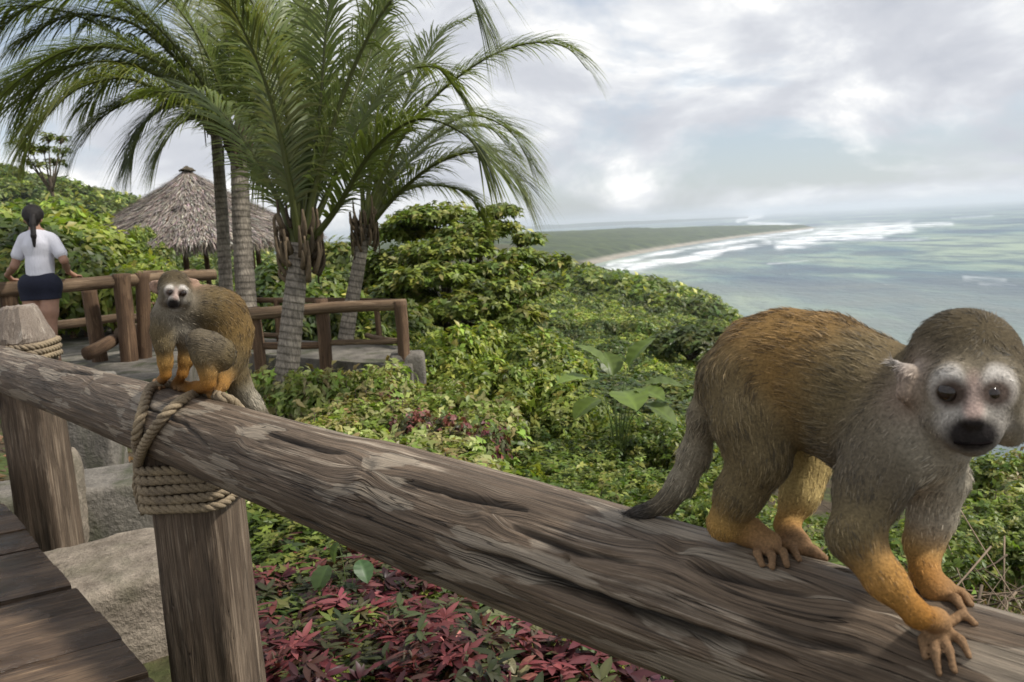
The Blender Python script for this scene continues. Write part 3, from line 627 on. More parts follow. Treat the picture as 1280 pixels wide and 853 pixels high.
def surface_nets(F, lo, vox):
    n = np.array(F.shape); S = F < 0
    c8 = [(0, 0, 0), (1, 0, 0), (0, 1, 0), (1, 1, 0), (0, 0, 1), (1, 0, 1), (0, 1, 1), (1, 1, 1)]
    cnt = sum(S[dx:n[0]-1+dx, dy:n[1]-1+dy, dz:n[2]-1+dz].astype(np.int8) for dx, dy, dz in c8)
    act = (cnt > 0) & (cnt < 8); I = np.argwhere(act); idx = np.full(act.shape, -1, np.int64); idx[act] = np.arange(len(I))
    acc = np.zeros((len(I), 3)); num = np.zeros(len(I))
    val = [F[I[:, 0]+a, I[:, 1]+b, I[:, 2]+c] for a, b, c in c8]
    for i in range(8):
        for j in range(i+1, 8):
            da = np.array(c8[j])-np.array(c8[i])
            if np.abs(da).sum() != 1: continue
            x = (val[i] < 0) != (val[j] < 0); t = val[i]/np.where(np.abs(val[i]-val[j]) < 1e-12, 1, val[i]-val[j])
            p = np.array(c8[i])+t[:, None]*da; acc[x] += p[x]; num[x] += 1
    V = lo+vox*(I+acc/np.maximum(num, 1)[:, None]); Q = []
    for ax in range(3):
        sl0 = [slice(1, m-1) for m in n]; a = S[tuple(sl0)]; sl1 = list(sl0); sl1[ax] = slice(2, n[ax]); bb = S[tuple(sl1)]
        E = np.argwhere(a != bb)+1; u, v = (ax+1) % 3, (ax+2) % 3; q = []
        for du, dv in ((0, 0), (-1, 0), (-1, -1), (0, -1)):
            c = E.copy(); c[:, u] += du; c[:, v] += dv; q.append(c)
        ids = np.stack([idx[tuple(c.T)] if (c < np.array(idx.shape)).all() else np.where((c < np.array(idx.shape)).all(1), idx[tuple(np.minimum(c, np.array(idx.shape)-1).T)], -1) for c in q], 1)
        s0 = S[tuple(E.T)]; ids = np.where(s0[:, None], ids, ids[:, ::-1]); Q.append(ids[(ids >= 0).all(1)])
    return V, np.concatenate(Q)
def vert_normals(V, Q):
    fn = np.cross(V[Q[:, 2]]-V[Q[:, 0]], V[Q[:, 3]]-V[Q[:, 1]]); Nn = np.zeros_like(V)
    for i in range(4): np.add.at(Nn, Q[:, i], fn)
    return nrm(Nn)
def relax(V, Q, it=2, lam=0.5):
    for _ in range(it):
        A = np.zeros_like(V); c = np.zeros(len(V))
        for i in range(4):
            for j in (1, 3): np.add.at(A, Q[:, i], V[Q[:, (i+j) % 4]]); np.add.at(c, Q[:, i], 1)
        V = V*(1-lam)+lam*A/np.maximum(c, 1)[:, None]
    return V
b_ = NB('fur_hair'); MAT_FUR = b_.done(b_.pbsdf(b_.attr('Col'), 0.62, spec=0.25, Sheen_Weight=0.15))
MAT_SKIN = mat_col('furred_skin', 0.85, 0.15, 0.35, 420.0, 0.3)
bE = NB('wet_eye'); MAT_EYE = bE.done(bE.pbsdf((0.018, 0.010, 0.006), 0.07, spec=0.55))
def grow_fur(V, Q, Nn, colv, flow, length, n, width, lift, rng, colvar=0.5):
    T = np.vstack([Q[:, [0, 1, 2]], Q[:, [0, 2, 3]]]); a, b, c = V[T[:, 0]], V[T[:, 1]], V[T[:, 2]]
    ar = np.linalg.norm(np.cross(b-a, c-a), axis=1); lm = length[T].mean(1); ar = ar*(lm > 0.0015)*(0.5+0.5*np.clip(0.012/np.maximum(lm, 0.002), 0.5, 2.2)); f = rng.choice(len(T), n, p=ar/ar.sum())
    r1 = np.sqrt(rng.random(n)); r2 = rng.random(n); w0, w1, w2 = (1-r1), r1*(1-r2), r1*r2
    mixv = lambda X: (X[T[f, 0]]*w0[:, None]+X[T[f, 1]]*w1[:, None]+X[T[f, 2]]*w2[:, None])
    p = mixv(V); nn = nrm(mixv(Nn)); cl = mixv(colv); fl = mixv(flow); ln = mixv(length[:, None])[:, 0]
    fl = fl-nn*(fl*nn).sum(1, keepdims=True); fl = nrm(fl+1e-6)
    tuft = np.stack([vnoise(p, 95, k, 2) for k in (21, 22, 23)], 1)
    d = nrm(fl+tuft*0.34+0.17*rng.standard_normal((n, 3))+nn*lift)
    ln = 0.8*ln*(0.6+0.7*rng.random(n))*(1+0.2*tuft[:, 0])
    side = nrm(np.cross(d, nn)+0.45*rng.standard_normal((n, 3))*1.0)
    side = nrm(side-d*(side*d).sum(1, keepdims=True)); wd = width*(0.7+0.6*rng.random(n))
    P = []
    for t, wt in ((0.0, 1.0), (0.5, 0.85), (1.0, 0.12)):
        q = p-nn*0.0008+d*(ln*t)[:, None]+(fl*0.35-nn*0.28)*(ln*t*t)[:, None]
        P += [q-side*(wd*wt)[:, None], q+side*(wd*wt)[:, None]]
    VV = np.stack(P, 1).reshape(-1, 3); base = np.arange(n)[:, None]*6
    QQ = np.concatenate([base+np.array([[0, 1, 3, 2]]), base+np.array([[2, 3, 5, 4]])])
    var = 1+colvar*np.clip(rng.standard_normal(n), -1.8, 1.8)*0.6+0.45*tuft[:, 1]; var = var*np.where(rng.random(n) < 0.3, 0.33, 1.15)
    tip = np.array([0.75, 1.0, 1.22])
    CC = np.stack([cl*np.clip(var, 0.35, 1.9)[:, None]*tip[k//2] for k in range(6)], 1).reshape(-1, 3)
    return mesh_np('fur', VV, [QQ], True, np.clip(CC, 0, 0.95))
def px_prim(px, py, d, r): return (at(px, py, d), r*d/FPX)
GOLD = (0.235, 0.138, 0.046); OLIVE = (0.155, 0.116, 0.058); GREY = (0.125, 0.10, 0.066); DARK = (0.05, 0.043, 0.036); ORANGE = (0.34, 0.155, 0.032)
PALE = (0.40, 0.355, 0.275); YPALE = (0.50, 0.37, 0.15); WHITE = (0.52, 0.475, 0.42); CAP = (0.085, 0.064, 0.034); TAN = (0.40, 0.22, 0.085); FING = (0.27, 0.165, 0.09)
def face_paint(V, colr, ln, cx, cy, S, hc, rot=0.0, mz=(-1, 46), isface=None):
    """the species' pale mask, dark cap and black muzzle, on the front of the head only"""
    q = proj(V); x = (q[:, 0]-cx)/S; y = (q[:, 1]-cy)/S; cr, sr = math.cos(rot), math.sin(rot); x, y = x*cr+y*sr, -x*sr+y*cr
    front = isface & ((V-hc)@FW < 0.012*S*hc@FW/0.6)
    el = lambda ax, ay, rx, ry: np.hypot((x-ax)/rx, (y-ay)/ry)
    sm = lambda e, w_=0.18: np.clip((1+w_-e)/(2*w_), 0, 1)
    mask = np.maximum.reduce([sm(el(-27, -4, 28, 29)), sm(el(27, -4, 28, 29)), sm(el(0, 42, 46, 42), 0.2)*0.7])*front
    peak = sm(el(0, -38, 17, 30), 0.3)
    mask = mask*(1-0.85*peak)
    def put(m, c, l_):
        nonlocal colr, ln
        colr = colr*(1-m[:, None])+np.asarray(c)*m[:, None]; ln = ln*(1-m)+l_*m
    put(mask, (0.60, 0.55, 0.49), 0.005); low = sm(el(0, 62, 70, 44), 0.4)*front*0.5; put(low*mask, (0.30, 0.27, 0.225), 0.006)
    put(sm(el(0, 12, 14, 34), 0.3)*front*0.8, (0.42, 0.30, 0.25), 0.002)
    for sx in (-1, 1): put(sm(el(sx*28, 3, 22, 18), 0.3)*front*0.95, (0.075, 0.048, 0.036), 0.0)
    put(sm(el(mz[0], mz[1]+9, 35, 23), 0.25)*front, (0.032, 0.027, 0.026), 0.0)
    put(sm(el(mz[0], mz[1]-22, 13, 10), 0.4)*front*0.4, (0.16, 0.11, 0.10), 0.0)
    return colr, ln
def finish_monkey(name, B, vox, face, label, nfur, width, rng, S, eyes, mouth, hc, headr):
    V, Q = B.mesh(vox); V = relax(V, Q, 2, 0.45); Nn = vert_normals(V, Q); c, fl, ln = B.paint(V, 0.007)
    P = np.linalg.norm(V-hc, axis=1) < headr
    c, ln = face_paint(V, c, ln, *face, isface=P)
    root = tag(empty(name), label, 'monkey')
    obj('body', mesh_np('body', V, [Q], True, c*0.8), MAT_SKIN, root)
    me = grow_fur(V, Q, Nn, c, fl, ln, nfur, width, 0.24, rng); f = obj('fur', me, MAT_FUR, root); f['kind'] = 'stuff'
    pr = proj(V)
    for px, py, rp in eyes:
        near = np.hypot(pr[:, 0]-px, pr[:, 1]-py) < 3.5*S+1; d = pr[near, 2].min() if near.any() else hc@FW
        r_ = rp*d/FPX; p = at(px, py, d)+FW*r_*0.86
        u = np.linspace(0, 2*math.pi, 20, endpoint=False); v = np.linspace(-math.pi/2, math.pi/2, 12); A, Bv = np.meshgrid(v, u, indexing='ij')
        E = np.stack([np.cos(A)*np.cos(Bv), np.cos(A)*np.sin(Bv), np.sin(A)], -1).reshape(-1, 3)*r_
        obj('eye', mesh_np('eye', E, [grid_quads(12, 20, True)], True), MAT_EYE, root, loc=tuple(p))
    mb = MB(); Q3 = []
    for px, py in mouth:
        near = np.hypot(pr[:, 0]-px, pr[:, 1]-py) < 4*S+1; d = pr[near, 2].min() if near.any() else hc@FW; Q3.append(at(px, py, d-0.0005))
    tube(mb, catmull(Q3, 14), 0.0011*max(S, 0.6), 5); obj('mouth', mb.mesh('mouth'), mat_plain('lip_'+name, (0.010, 0.008, 0.008), 0.95, spec=0.0), root)
    return root
def on_log(px, py, r):
    s0, th = hit_rail(px, py); return (rail_pt(np.array(s0), np.array(th), r*0.75), r)
def digits(B, specs, rads, col, k=0.0028):
    for pts in specs:
        n = len(pts); ch = []
        for i, (px, py) in enumerate(pts):
            r = rads[0]+(rads[1]-rads[0])*i/(n-1); p, _ = on_log(px, py, r)
            if i == n-2 and n > 2: p = p+np.array([0, 0, r*0.9])
            ch.append((p, r))
        B.chain(ch, col, 0.0, k, cols=None)
def near_monkey():
    B = Body(); X = px_prim
    # trunk, head end first
    B.chain([X(1128, 510, .690, 60), X(1075, 496, .715, 70), X(1010, 470, .755, 66), X(955, 462, .785, 56), X(918, 480, .80, 42)], OLIVE, 0.012, 0.03, cols=[OLIVE, OLIVE, GOLD, GOLD, OLIVE])
    B.chain([X(1100, 468, .715, 30), X(1040, 436, .745, 32), X(985, 422, .775, 27), X(938, 432, .795, 24)], GOLD, 0.012, 0.02)
    B.add(*[q for q in (X(1150, 555, .655, 50)[0], X(1088, 550, .70, 52)[0])], X(1150, 555, .655, 50)[1], X(1088, 550, .70, 52)[1], PALE, 0.014, 0.03, cb=GREY)
    B.add(X(1030, 512, .75, 46)[0], X(965, 505, .785, 42)[0], X(1030, 512, .75, 46)[1], X(965, 505, .785, 42)[1], OLIVE, 0.014, 0.03)
    # neck
    B.chain([X(1195, 505, .64, 56), X(1150, 525, .668, 60)], PALE, 0.012, 0.02, cols=[PALE, GREY])
    # head: crown, brow, cheeks, muzzle, chin
    B.add(X(1205, 450, .640, 65)[0], X(1200, 462, .665, 61)[0], X(1205, 450, .640, 65)[1], X(1200, 462, .665, 61)[1], CAP, 0.0085, 0.012, flow=-UP*0.6+FW*0.8)
    B.add(X(1216, 492, .612, 52)[0], X(1207, 482, .65, 54)[0], X(1216, 492, .612, 52)[1], X(1207, 482, .65, 54)[1], CAP, 0.006, 0.012, flow=-UP*0.8+FW*0.5)
    for sx in (-1, 1):
        B.add(X(1217+sx*27, 472, .598, 21)[0], X(1217+sx*48, 488, .618, 24)[0], X(0, 0, .598, 20)[1], X(0, 0, .618, 20)[1], (0.22, 0.185, 0.13), 0.005, 0.010, flow=UP*0.5+RT*sx)
        B.add(X(1217+sx*38, 522, .612, 25)[0], X(1217+sx*44, 538, .63, 24)[0], X(0, 0, .612, 23)[1], X(0, 0, .63, 21)[1], (0.30, 0.265, 0.21), 0.007, 0.012, flow=RT*sx-UP)
    B.add(X(1217, 496, .594, 11)[0], X(1216, 520, .580, 12)[0], X(0, 0, .594, 11)[1], X(0, 0, .58, 12)[1], WHITE, 0.0, 0.010)
    B.add(X(1204, 539, .594, 20)[0], X(1228, 539, .594, 20)[0], X(0, 0, .594, 20)[1], X(0, 0, .594, 20)[1], DARK, 0.0, 0.014); B.add(X(1215, 549, .598, 20)[0], X(1215, 553, .602, 18)[0], X(0, 0, .598, 20)[1], X(0, 0, .602, 18)[1], DARK, 0.0, 0.012)
    B.add(X(1209, 525, .575, 8)[0], X(1222, 525, .575, 8)[0], X(0, 0, .575, 8)[1], X(0, 0, .575, 8)[1], DARK, 0.0, 0.006)
    # ears
    for sx, ex, ey in ((-1, 1137, 484), (1, 1290, 486)):
        B.chain([X(ex-sx*12, ey-22, .628, 8), X(ex+sx*4, ey-15, .624, 8), X(ex+sx*6, ey+8, .624, 8), X(ex-sx*10, ey+24, .628, 8)], (0.34, 0.25, 0.185), 0.004, 0.008)
        B.add(X(ex-sx*9, ey-6, .632, 14)[0], X(ex-sx*4, ey+6, .632, 12)[0], X(0, 0, .632, 14)[1], X(0, 0, .632, 12)[1], (0.26, 0.13, 0.09), 0.0, 0.005)
    B.add(X(1135, 464, .627, 7)[0], X(1116, 451, .634, 4)[0], X(0, 0, .627, 7)[1], X(0, 0, .634, 3)[1], (0.7, 0.67, 0.62), 0.014, 0.006)
    # near arm
    B.chain([X(1108, 548, .668, 48), X(1089, 605, .645, 38), X(1069, 668, .625, 31)], GREY, 0.008, 0.02, cols=[GREY, GREY, OLIVE])
    B.chain([X(1070, 674, .622, 30), X(1106, 725, .605, 21), X(1147, 769, .590, 14)], OLIVE, [0.0075, 0.005], 0.014, cols=[OLIVE, (0.42, 0.22, 0.06), ORANGE])
    pw, rw = on_log(1172, 790, 0.0105); B.chain([X(1147, 769, .590, 14), (pw+np.array([0, 0, 0.004]), rw)], ORANGE, 0.004, 0.01, cols=[ORANGE, TAN])
    digits(B, [[(1161, 794), (1154, 808), (1157, 824)], [(1169, 799), (1170, 822), (1175, 843)], [(1179, 799), (1187, 821), (1194, 841)], [(1187, 795), (1202, 808), (1212, 822)], [(1186, 783), (1204, 776), (1219, 784)]], (0.0045, 0.0030), FING, 0.0014)
    # far arm
    B.chain([X(1172, 598, .675, 38), X(1164, 648, .685, 24), X(1154, 680, .69, 19), X(1156, 718, .672, 14), X(1168, 738, .655, 12)], PALE, 0.007, 0.014, cols=[PALE, PALE, (0.46, 0.28, 0.09), ORANGE, ORANGE])
    pf, rf = on_log(1180, 746, 0.009); B.chain([X(1166, 738, .655, 14), (pf, rf)], ORANGE, 0.003, 0.008, cols=[ORANGE, TAN])
    digits(B, [[(1180, 742), (1198, 742), (1212, 752)], [(1182, 746), (1200, 750), (1213, 760)], [(1180, 750), (1194, 758), (1205, 768)]], (0.0046, 0.0034), FING)
    # near hind leg
    B.chain([X(927, 484, .775, 47), X(936, 530, .755, 40), X(950, 572, .745, 33)], OLIVE, 0.010, 0.022, cols=[OLIVE, OLIVE, OLIVE])
    B.chain([X(948, 578, .745, 33), X(924, 618, .755, 27), X(905, 655, .765, 18)], OLIVE, [0.009, 0.006], 0.016, cols=[OLIVE, OLIVE, (0.36, 0.23, 0.07)])
    ph, rh = on_log(935, 681, 0.0125); pm, rm = on_log(962, 690, 0.0115)
    B.chain([X(905, 656, .765, 18), (ph+np.array([0, 0, 0.004]), rh), (pm, rm)], TAN, 0.0045, 0.012, cols=[(0.40, 0.22, 0.06), TAN, TAN])
    digits(B, [[(958, 693), (965, 703), (966, 713)], [(964, 690), (979, 699), (984, 710)], [(968, 686), (989, 692), (999, 703)], [(968, 681), (992, 683), (1007, 692)], [(948, 690), (947, 701), (953, 709)]], (0.0050, 0.0034), FING, 0.0014)
    # far hind leg
    B.chain([X(985, 540, .825, 38), X(1008, 578, .815, 26), X(1000, 618, .805, 20), X(983, 655, .80, 13)], YPALE, 0.007, 0.018, cols=[YPALE, YPALE, YPALE, (0.48, 0.29, 0.09)])
    pq, rq = on_log(1000, 676, 0.012); B.chain([X(983, 657, .80, 13), (pq, rq)], ORANGE, 0.004, 0.01, cols=[ORANGE, TAN])
    digits(B, [[(1002, 675), (1014, 680), (1024, 690)], [(1004, 678), (1014, 686), (1022, 695)], [(1006, 672), (1022, 676), (1034, 687)]], (0.0052, 0.0038), FING)
    # tail
    B.chain([X(905, 470, .815, 30), X(882, 520, .83, 19), X(868, 570, .845, 17), X(852, 604, .85, 15), X(832, 629, .852, 11), X(806, 640, .855, 7), X(786, 641, .857, 4)], OLIVE, 0.011, 0.014, cols=[OLIVE, (0.24, 0.20, 0.135), (0.28, 0.24, 0.17), (0.25, 0.215, 0.155), GREY, DARK, DARK])
    hc = at(1207, 468, .645)
    return finish_monkey('squirrel_monkey', B, 0.0023, (1217, 489, 1.0, hc), 'squirrel monkey walking on all fours along the log, face turned to the viewer, tail hanging', 100000, 0.00036, np.random.default_rng(4), 1.0,
                         [(1190, 491, 12.5), (1244, 493, 12.5)], [(1192, 553), (1204, 555), (1216, 555), (1228, 555), (1240, 553)], hc, 0.112)
near_monkey()
def far_monkey():
    B = Body(); D0 = 1.66
    def X(zx, zy, dd, zr): return px_prim(150+zx/4.06, 310+zy/4.06, D0+dd, zr/4.06)
    def Lg(zx, zy, r): return on_log(150+zx/4.06, 310+zy/4.06, r)
    k = 0.02
    B.chain([X(345, 300, -.01, 80), X(430, 300, .02, 96), X(505, 335, .05, 112), X(535, 440, .06, 108), X(535, 560, .05, 95)], GOLD, 0.011, 0.03, cols=[GREY, (0.12, 0.085, 0.038), (0.15, 0.095, 0.036), (0.19, 0.12, 0.042), OLIVE])
    B.chain([X(560, 330, .07, 60), X(600, 420, .07, 45), X(595, 520, .06, 45)], (0.20, 0.125, 0.043), 0.010, 0.03)
    B.chain([X(275, 330, -.01, 88), X(300, 405, .0, 66), X(380, 450, .03, 56)], PALE, 0.013, 0.03, cols=[PALE, PALE, GREY])
    # head
    B.add(X(277, 188, -.02, 76)[0], X(282, 202, .02, 76)[0], X(0, 0, -.02, 76)[1], X(0, 0, .02, 76)[1], CAP, 0.009, 0.014, flow=-UP*0.7+FW*0.7)
    B.add(X(276, 235, -.06, 60)[0], X(280, 225, .0, 72)[0], X(0, 0, -.06, 60)[1], X(0, 0, .0, 72)[1], CAP, 0.006, 0.014, flow=-UP+FW*0.4)
    for sx in (-1, 1):
        B.add(X(284+sx*30, 214, -.078, 25)[0], X(284+sx*55, 228, -.05, 28)[0], X(0, 0, -.078, 24)[1], X(0, 0, -.05, 25)[1], (0.22, 0.185, 0.13), 0.005, 0.012, flow=UP*0.5+RT*sx)
        B.add(X(278+sx*46, 262, -.06, 33)[0], X(278+sx*55, 275, -.03, 32)[0], X(0, 0, -.06, 30)[1], X(0, 0, -.03, 28)[1], (0.30, 0.265, 0.21), 0.007, 0.012, flow=RT*sx-UP)
    B.add(X(272, 268, -.105, 27)[0], X(271, 282, -.095, 30)[0], X(0, 0, -.105, 27)[1], X(0, 0, -.095, 30)[1], DARK, 0.0, 0.012)
    B.add(X(280, 230, -.092, 13)[0], X(275, 256, -.112, 14)[0], X(0, 0, -.092, 13)[1], X(0, 0, -.11, 14)[1], WHITE, 0.0, 0.01)
    for sx, ex, ey in ((-1, 174, 196), (1, 378, 188)):
        B.chain([X(ex-sx*12, ey-24, .0, 11), X(ex+sx*6, ey-14, .012, 12), X(ex+sx*6, ey+12, .012, 12), X(ex-sx*10, ey+28, .0, 11)], (0.44, 0.30, 0.22), 0.007, 0.008)
        B.add(X(ex-sx*10, ey, .004, 14)[0], X(ex+sx*2, ey, .008, 12)[0], X(0, 0, 0, 14)[1], X(0, 0, 0, 10)[1], (0.34, 0.18, 0.12), 0.0, 0.008)
    # arms
    B.chain([X(218, 350, -.03, 56), X(214, 430, -.03, 47), X(222, 500, -.03, 35), X(230, 580, -.02, 28), X(232, 645, -.015, 23)], GREY, 0.007, 0.02, cols=[GREY, OLIVE, OLIVE, (0.42, 0.24, 0.07), ORANGE])
    p1, r1 = Lg(205, 680, 0.0125); B.chain([X(232, 645, -.015, 23), (p1, r1)], ORANGE, 0.004, 0.01, cols=[ORANGE, TAN])
    B.chain([X(345, 400, .03, 52), X(345, 500, .02, 34), X(335, 570, .02, 27), X(318, 640, .02, 22)], GREY, 0.007, 0.02, cols=[GREY, OLIVE, (0.40, 0.22, 0.06), ORANGE])
    p2, r2 = Lg(290, 672, 0.012); B.chain([X(318, 640, .02, 22), (p2, r2)], ORANGE, 0.004, 0.01, cols=[ORANGE, TAN])
    Zp = lambda a, b: (150+a/4.06, 310+b/4.06)
    digits(B, [[Zp(200, 684), Zp(176, 692), Zp(162, 712)], [Zp(206, 688), Zp(190, 705), Zp(182, 722)], [Zp(214, 688), Zp(208, 708), Zp(202, 724)], [Zp(222, 684), Zp(226, 702), Zp(224, 716)], [Zp(226, 676), Zp(244, 684), Zp(252, 694)]], (0.0062, 0.0045), FING, 0.004)
    digits(B, [[Zp(285, 676), Zp(268, 688), Zp(262, 706)], [Zp(292, 680), Zp(282, 698), Zp(280, 712)], [Zp(302, 678), Zp(300, 698), Zp(300, 712)]], (0.006, 0.0045), FING, 0.004)
    # hind legs
    B.chain([X(500, 540, -.04, 88), X(445, 500, -.06, 68), X(396, 468, -.07, 46)], GREY, 0.009, 0.025, cols=[OLIVE, GREY, GREY])
    B.chain([X(394, 472, -.07, 42), X(420, 560, -.07, 38), X(445, 640, -.06, 31), X(450, 688, -.055, 27)], OLIVE, 0.007, 0.02, cols=[GREY, OLIVE, (0.36, 0.20, 0.06), ORANGE])
    p3, r3 = Lg(390, 706, 0.016); p4, r4 = Lg(320, 704, 0.013)
    B.chain([X(448, 692, -.055, 32), (p3, r3), (p4, r4)], ORANGE, 0.004, 0.012, cols=[ORANGE, ORANGE, TAN])
    digits(B, [[Zp(318, 698), Zp(290, 698), Zp(268, 706)], [Zp(316, 704), Zp(288, 708), Zp(262, 716)], [Zp(318, 710), Zp(296, 716), Zp(276, 724)], [Zp(330, 714), Zp(314, 724), Zp(300, 730)]], (0.0065, 0.0048), FING, 0.004)
    B.chain([X(535, 600, .06, 60), X(520, 650, .03, 42), X(515, 695, .01, 34)], OLIVE, 0.009, 0.02, cols=[OLIVE, (0.30, 0.17, 0.055), (0.33, 0.17, 0.045)])
    p5, r5 = Lg(480, 722, 0.013); B.chain([X(515, 697, .01, 34), (p5, r5)], ORANGE, 0.004, 0.01, cols=[(0.33, 0.17, 0.045), TAN])
    # tail down behind the log
    B.chain([X(560, 580, .07, 72), X(590, 660, .085, 58), X(620, 730, .095, 52), X(672, 790, .105, 40), X(715, 850, .11, 30), X(735, 930, .11, 22)], OLIVE, 0.011, 0.02, cols=[OLIVE, OLIVE, (0.26, 0.23, 0.17), PALE, GREY, DARK])
    hc = X(278, 205, .0, 80)[0]
    e = [(213.3, 365.4, 4.2), (227.4, 366.3, 4.2)]
    m = [(210.5, 382.0), (213.5, 383.6), (216.6, 383.2), (219.6, 383.8), (222.8, 382.2)]
    return finish_monkey('squirrel_monkey', B, 0.0034, (220.2, 365.2, 0.275, hc, 0.03, (-10, 46)), 'squirrel monkey crouching hunched on the log above the rope, looking over its shoulder', 62000, 0.00052, np.random.default_rng(9), 0.3, e, m, hc, 0.165)
far_monkey()
# ================================================================ foliage toolkit
def leaves(mb, P, D, U, ln, wd, col, curl=0.25, fold=0.25, rich=False):
    """leaf blades: base P, direction D, upper side U, lengths, widths"""
    n = len(P); D = nrm(D); U = nrm(U-D*(U*D).sum(1, keepdims=True)); S = np.cross(D, U)
    ln = np.broadcast_to(ln, (n,)); wd = np.broadcast_to(wd, (n,)); col = np.broadcast_to(np.asarray(col, float), (n, 3))
    def pt(t, s): return P+D*(ln*t)[:, None]+S*(wd*s)[:, None]-U*(ln*curl*t*t)[:, None]+U*(wd*abs(s)*fold)[:, None]
    if rich:
        rows = [pt(0, 0)]+[pt(t, s) for t, h in ((0.22, .36), (0.5, .5), (0.78, .33)) for s in (-h, 0, h)]+[pt(1.0, 0)]
        V = np.stack(rows, 1).reshape(-1, 3); b = np.arange(n)[:, None]*11
        Q = np.concatenate([b+np.array([[1, 2, 5, 4]]), b+np.array([[2, 3, 6, 5]]), b+np.array([[4, 5, 8, 7]]), b+np.array([[5, 6, 9, 8]])])
        T = np.concatenate([b+np.array([[0, 2, 1]]), b+np.array([[0, 3, 2]]), b+np.array([[7, 8, 10]]), b+np.array([[8, 9, 10]])])
        mb.add(V, Q, T, np.repeat(col, 11, 0)*np.tile(np.array([1.1, .95, 1.15, .95, .92, 1.15, .92, .9, 1.1, .9, .95]), n)[:, None])
    else:
        V = np.stack([pt(0, 0), pt(0.45, -0.5), pt(0.5, 0), pt(0.45, 0.5), pt(1, 0)], 1).reshape(-1, 3); b = np.arange(n)[:, None]*5
        T = np.concatenate([b+np.array([[0, 2, 1]]), b+np.array([[0, 3, 2]]), b+np.array([[1, 2, 4]]), b+np.array([[2, 3, 4]])])
        mb.add(V, None, T, np.repeat(col, 5, 0))
def pick(rng, cols, n, var=0.18):
    c = 1.12*np.asarray(cols, float)[rng.integers(0, len(cols), n)]; return np.clip(c*(1+var*rng.standard_normal((n, 1)))*(1+0.06*rng.standard_normal((n, 3))), 0.004, 0.9)
def rosettes(mb, rng, tips, dirs, per, ln, wd, cols, spread=0.9, curl=0.3, rich=False, var=0.2, tone=None):
    n = len(tips); T = np.repeat(tips, per, 0); A = nrm(np.repeat(dirs, per, 0))
    rnd = rng.standard_normal((n*per, 3)); tang = nrm(rnd-A*(rnd*A).sum(1, keepdims=True))
    D = nrm(A*(1-spread)+tang*spread+0.15*rng.standard_normal((n*per, 3))); sc = 0.6+0.7*rng.random(n*per)
    c = pick(rng, cols, n, var); c = np.repeat(c, per, 0)*(0.82+0.36*rng.random((n*per, 1)))
    if tone is not None: c = c*np.repeat(tone, per)[:, None]
    back = rng.random((n*per, 1))*ln*0.9
    leaves(mb, T-A*back, D, A+0.25*rng.standard_normal(A.shape), ln*sc, wd*sc, c, curl, 0.22, rich)
def bush_tips(rng, n, rx, ry, h, lumps=7, base=0.15):
    """tip points on the lumpy upper surface of a shrub standing at z=0"""
    C = []; 
    for i in range(lumps):
        a = rng.random()*2*math.pi; q = math.sqrt(rng.random())*0.62; zc = h*(0.38+0.34*rng.random()*(1-q*0.5))
        C.append((math.cos(a)*q*rx, math.sin(a)*q*ry, zc, 0.36+0.26*rng.random()))
    C = np.array(C); w_ = C[:, 3]**2; k = rng.choice(lumps, n, p=w_/w_.sum())
    d = nrm(rng.standard_normal((n, 3))+np.array([0, 0, 0.35])); rad = C[k, 3][:, None]*np.array([rx, ry, h*0.62])
    P = C[k, :3]+d*rad*(0.62+0.42*rng.random((n, 1)))
    keep = P[:, 2] > h*base*rng.random(n)
    return P[keep], nrm(d[keep]*0.8+np.array([0, 0, 0.55])+0.25*rng.standard_normal((keep.sum(), 3)))
def stems(rng, tips, n, r0, base_r, mbx=None):
    mb = MB()
    for p in tips[rng.choice(len(tips), min(n, len(tips)), replace=False)]:
        b = np.array([base_r*rng.standard_normal(), base_r*rng.standard_normal(), -0.15]); m = b*0.45+p*0.55+np.array([0, 0, -0.1*p[2]])+0.05*rng.standard_normal(3)*p[2]
        tube(mb, catmull([b, m, p], 7), np.linspace(r0, r0*0.35, 7), 5)
    return mb
MAT_TWIG = mat_plain('twig_bark', (0.085, 0.065, 0.045), 0.9, 0.4, 40, 0.4)
MAT_LEAF = mat_leaf('leaf_green', 0.42, 0.32); MAT_LEAFG = mat_leaf('leaf_glossy', 0.42, 0.32, spec=0.3); MAT_RED = mat_leaf('leaf_red', 0.45, 0.25); MAT_PALM = mat_leaf('leaf_palm', 0.42, 0.42, spec=0.35)
G_BRIGHT = [(0.16, 0.21, 0.03), (0.21, 0.26, 0.045), (0.11, 0.155, 0.024), (0.28, 0.29, 0.065)]
G_MID = [(0.105, 0.15, 0.024), (0.14, 0.185, 0.033), (0.07, 0.105, 0.018), (0.22, 0.235, 0.055)]
G_DARK = [(0.055, 0.085, 0.018), (0.075, 0.11, 0.022), (0.10, 0.13, 0.03), (0.13, 0.14, 0.035)]
G_LIME = [(0.20, 0.26, 0.05), (0.26, 0.30, 0.08), (0.15, 0.215, 0.035), (0.32, 0.33, 0.13), (0.25, 0.21, 0.09)]
REDS = [(0.065, 0.015, 0.018), (0.11, 0.027, 0.03), (0.04, 0.012, 0.015), (0.17, 0.055, 0.052), (0.07, 0.035, 0.025), (0.065, 0.075, 0.028), (0.04, 0.045, 0.018)]
REDG = [(0.12, 0.032, 0.038), (0.07, 0.022, 0.025), (0.11, 0.14, 0.045), (0.085, 0.10, 0.045), (0.13, 0.14, 0.06), (0.20, 0.075, 0.065), (0.06, 0.07, 0.03)]
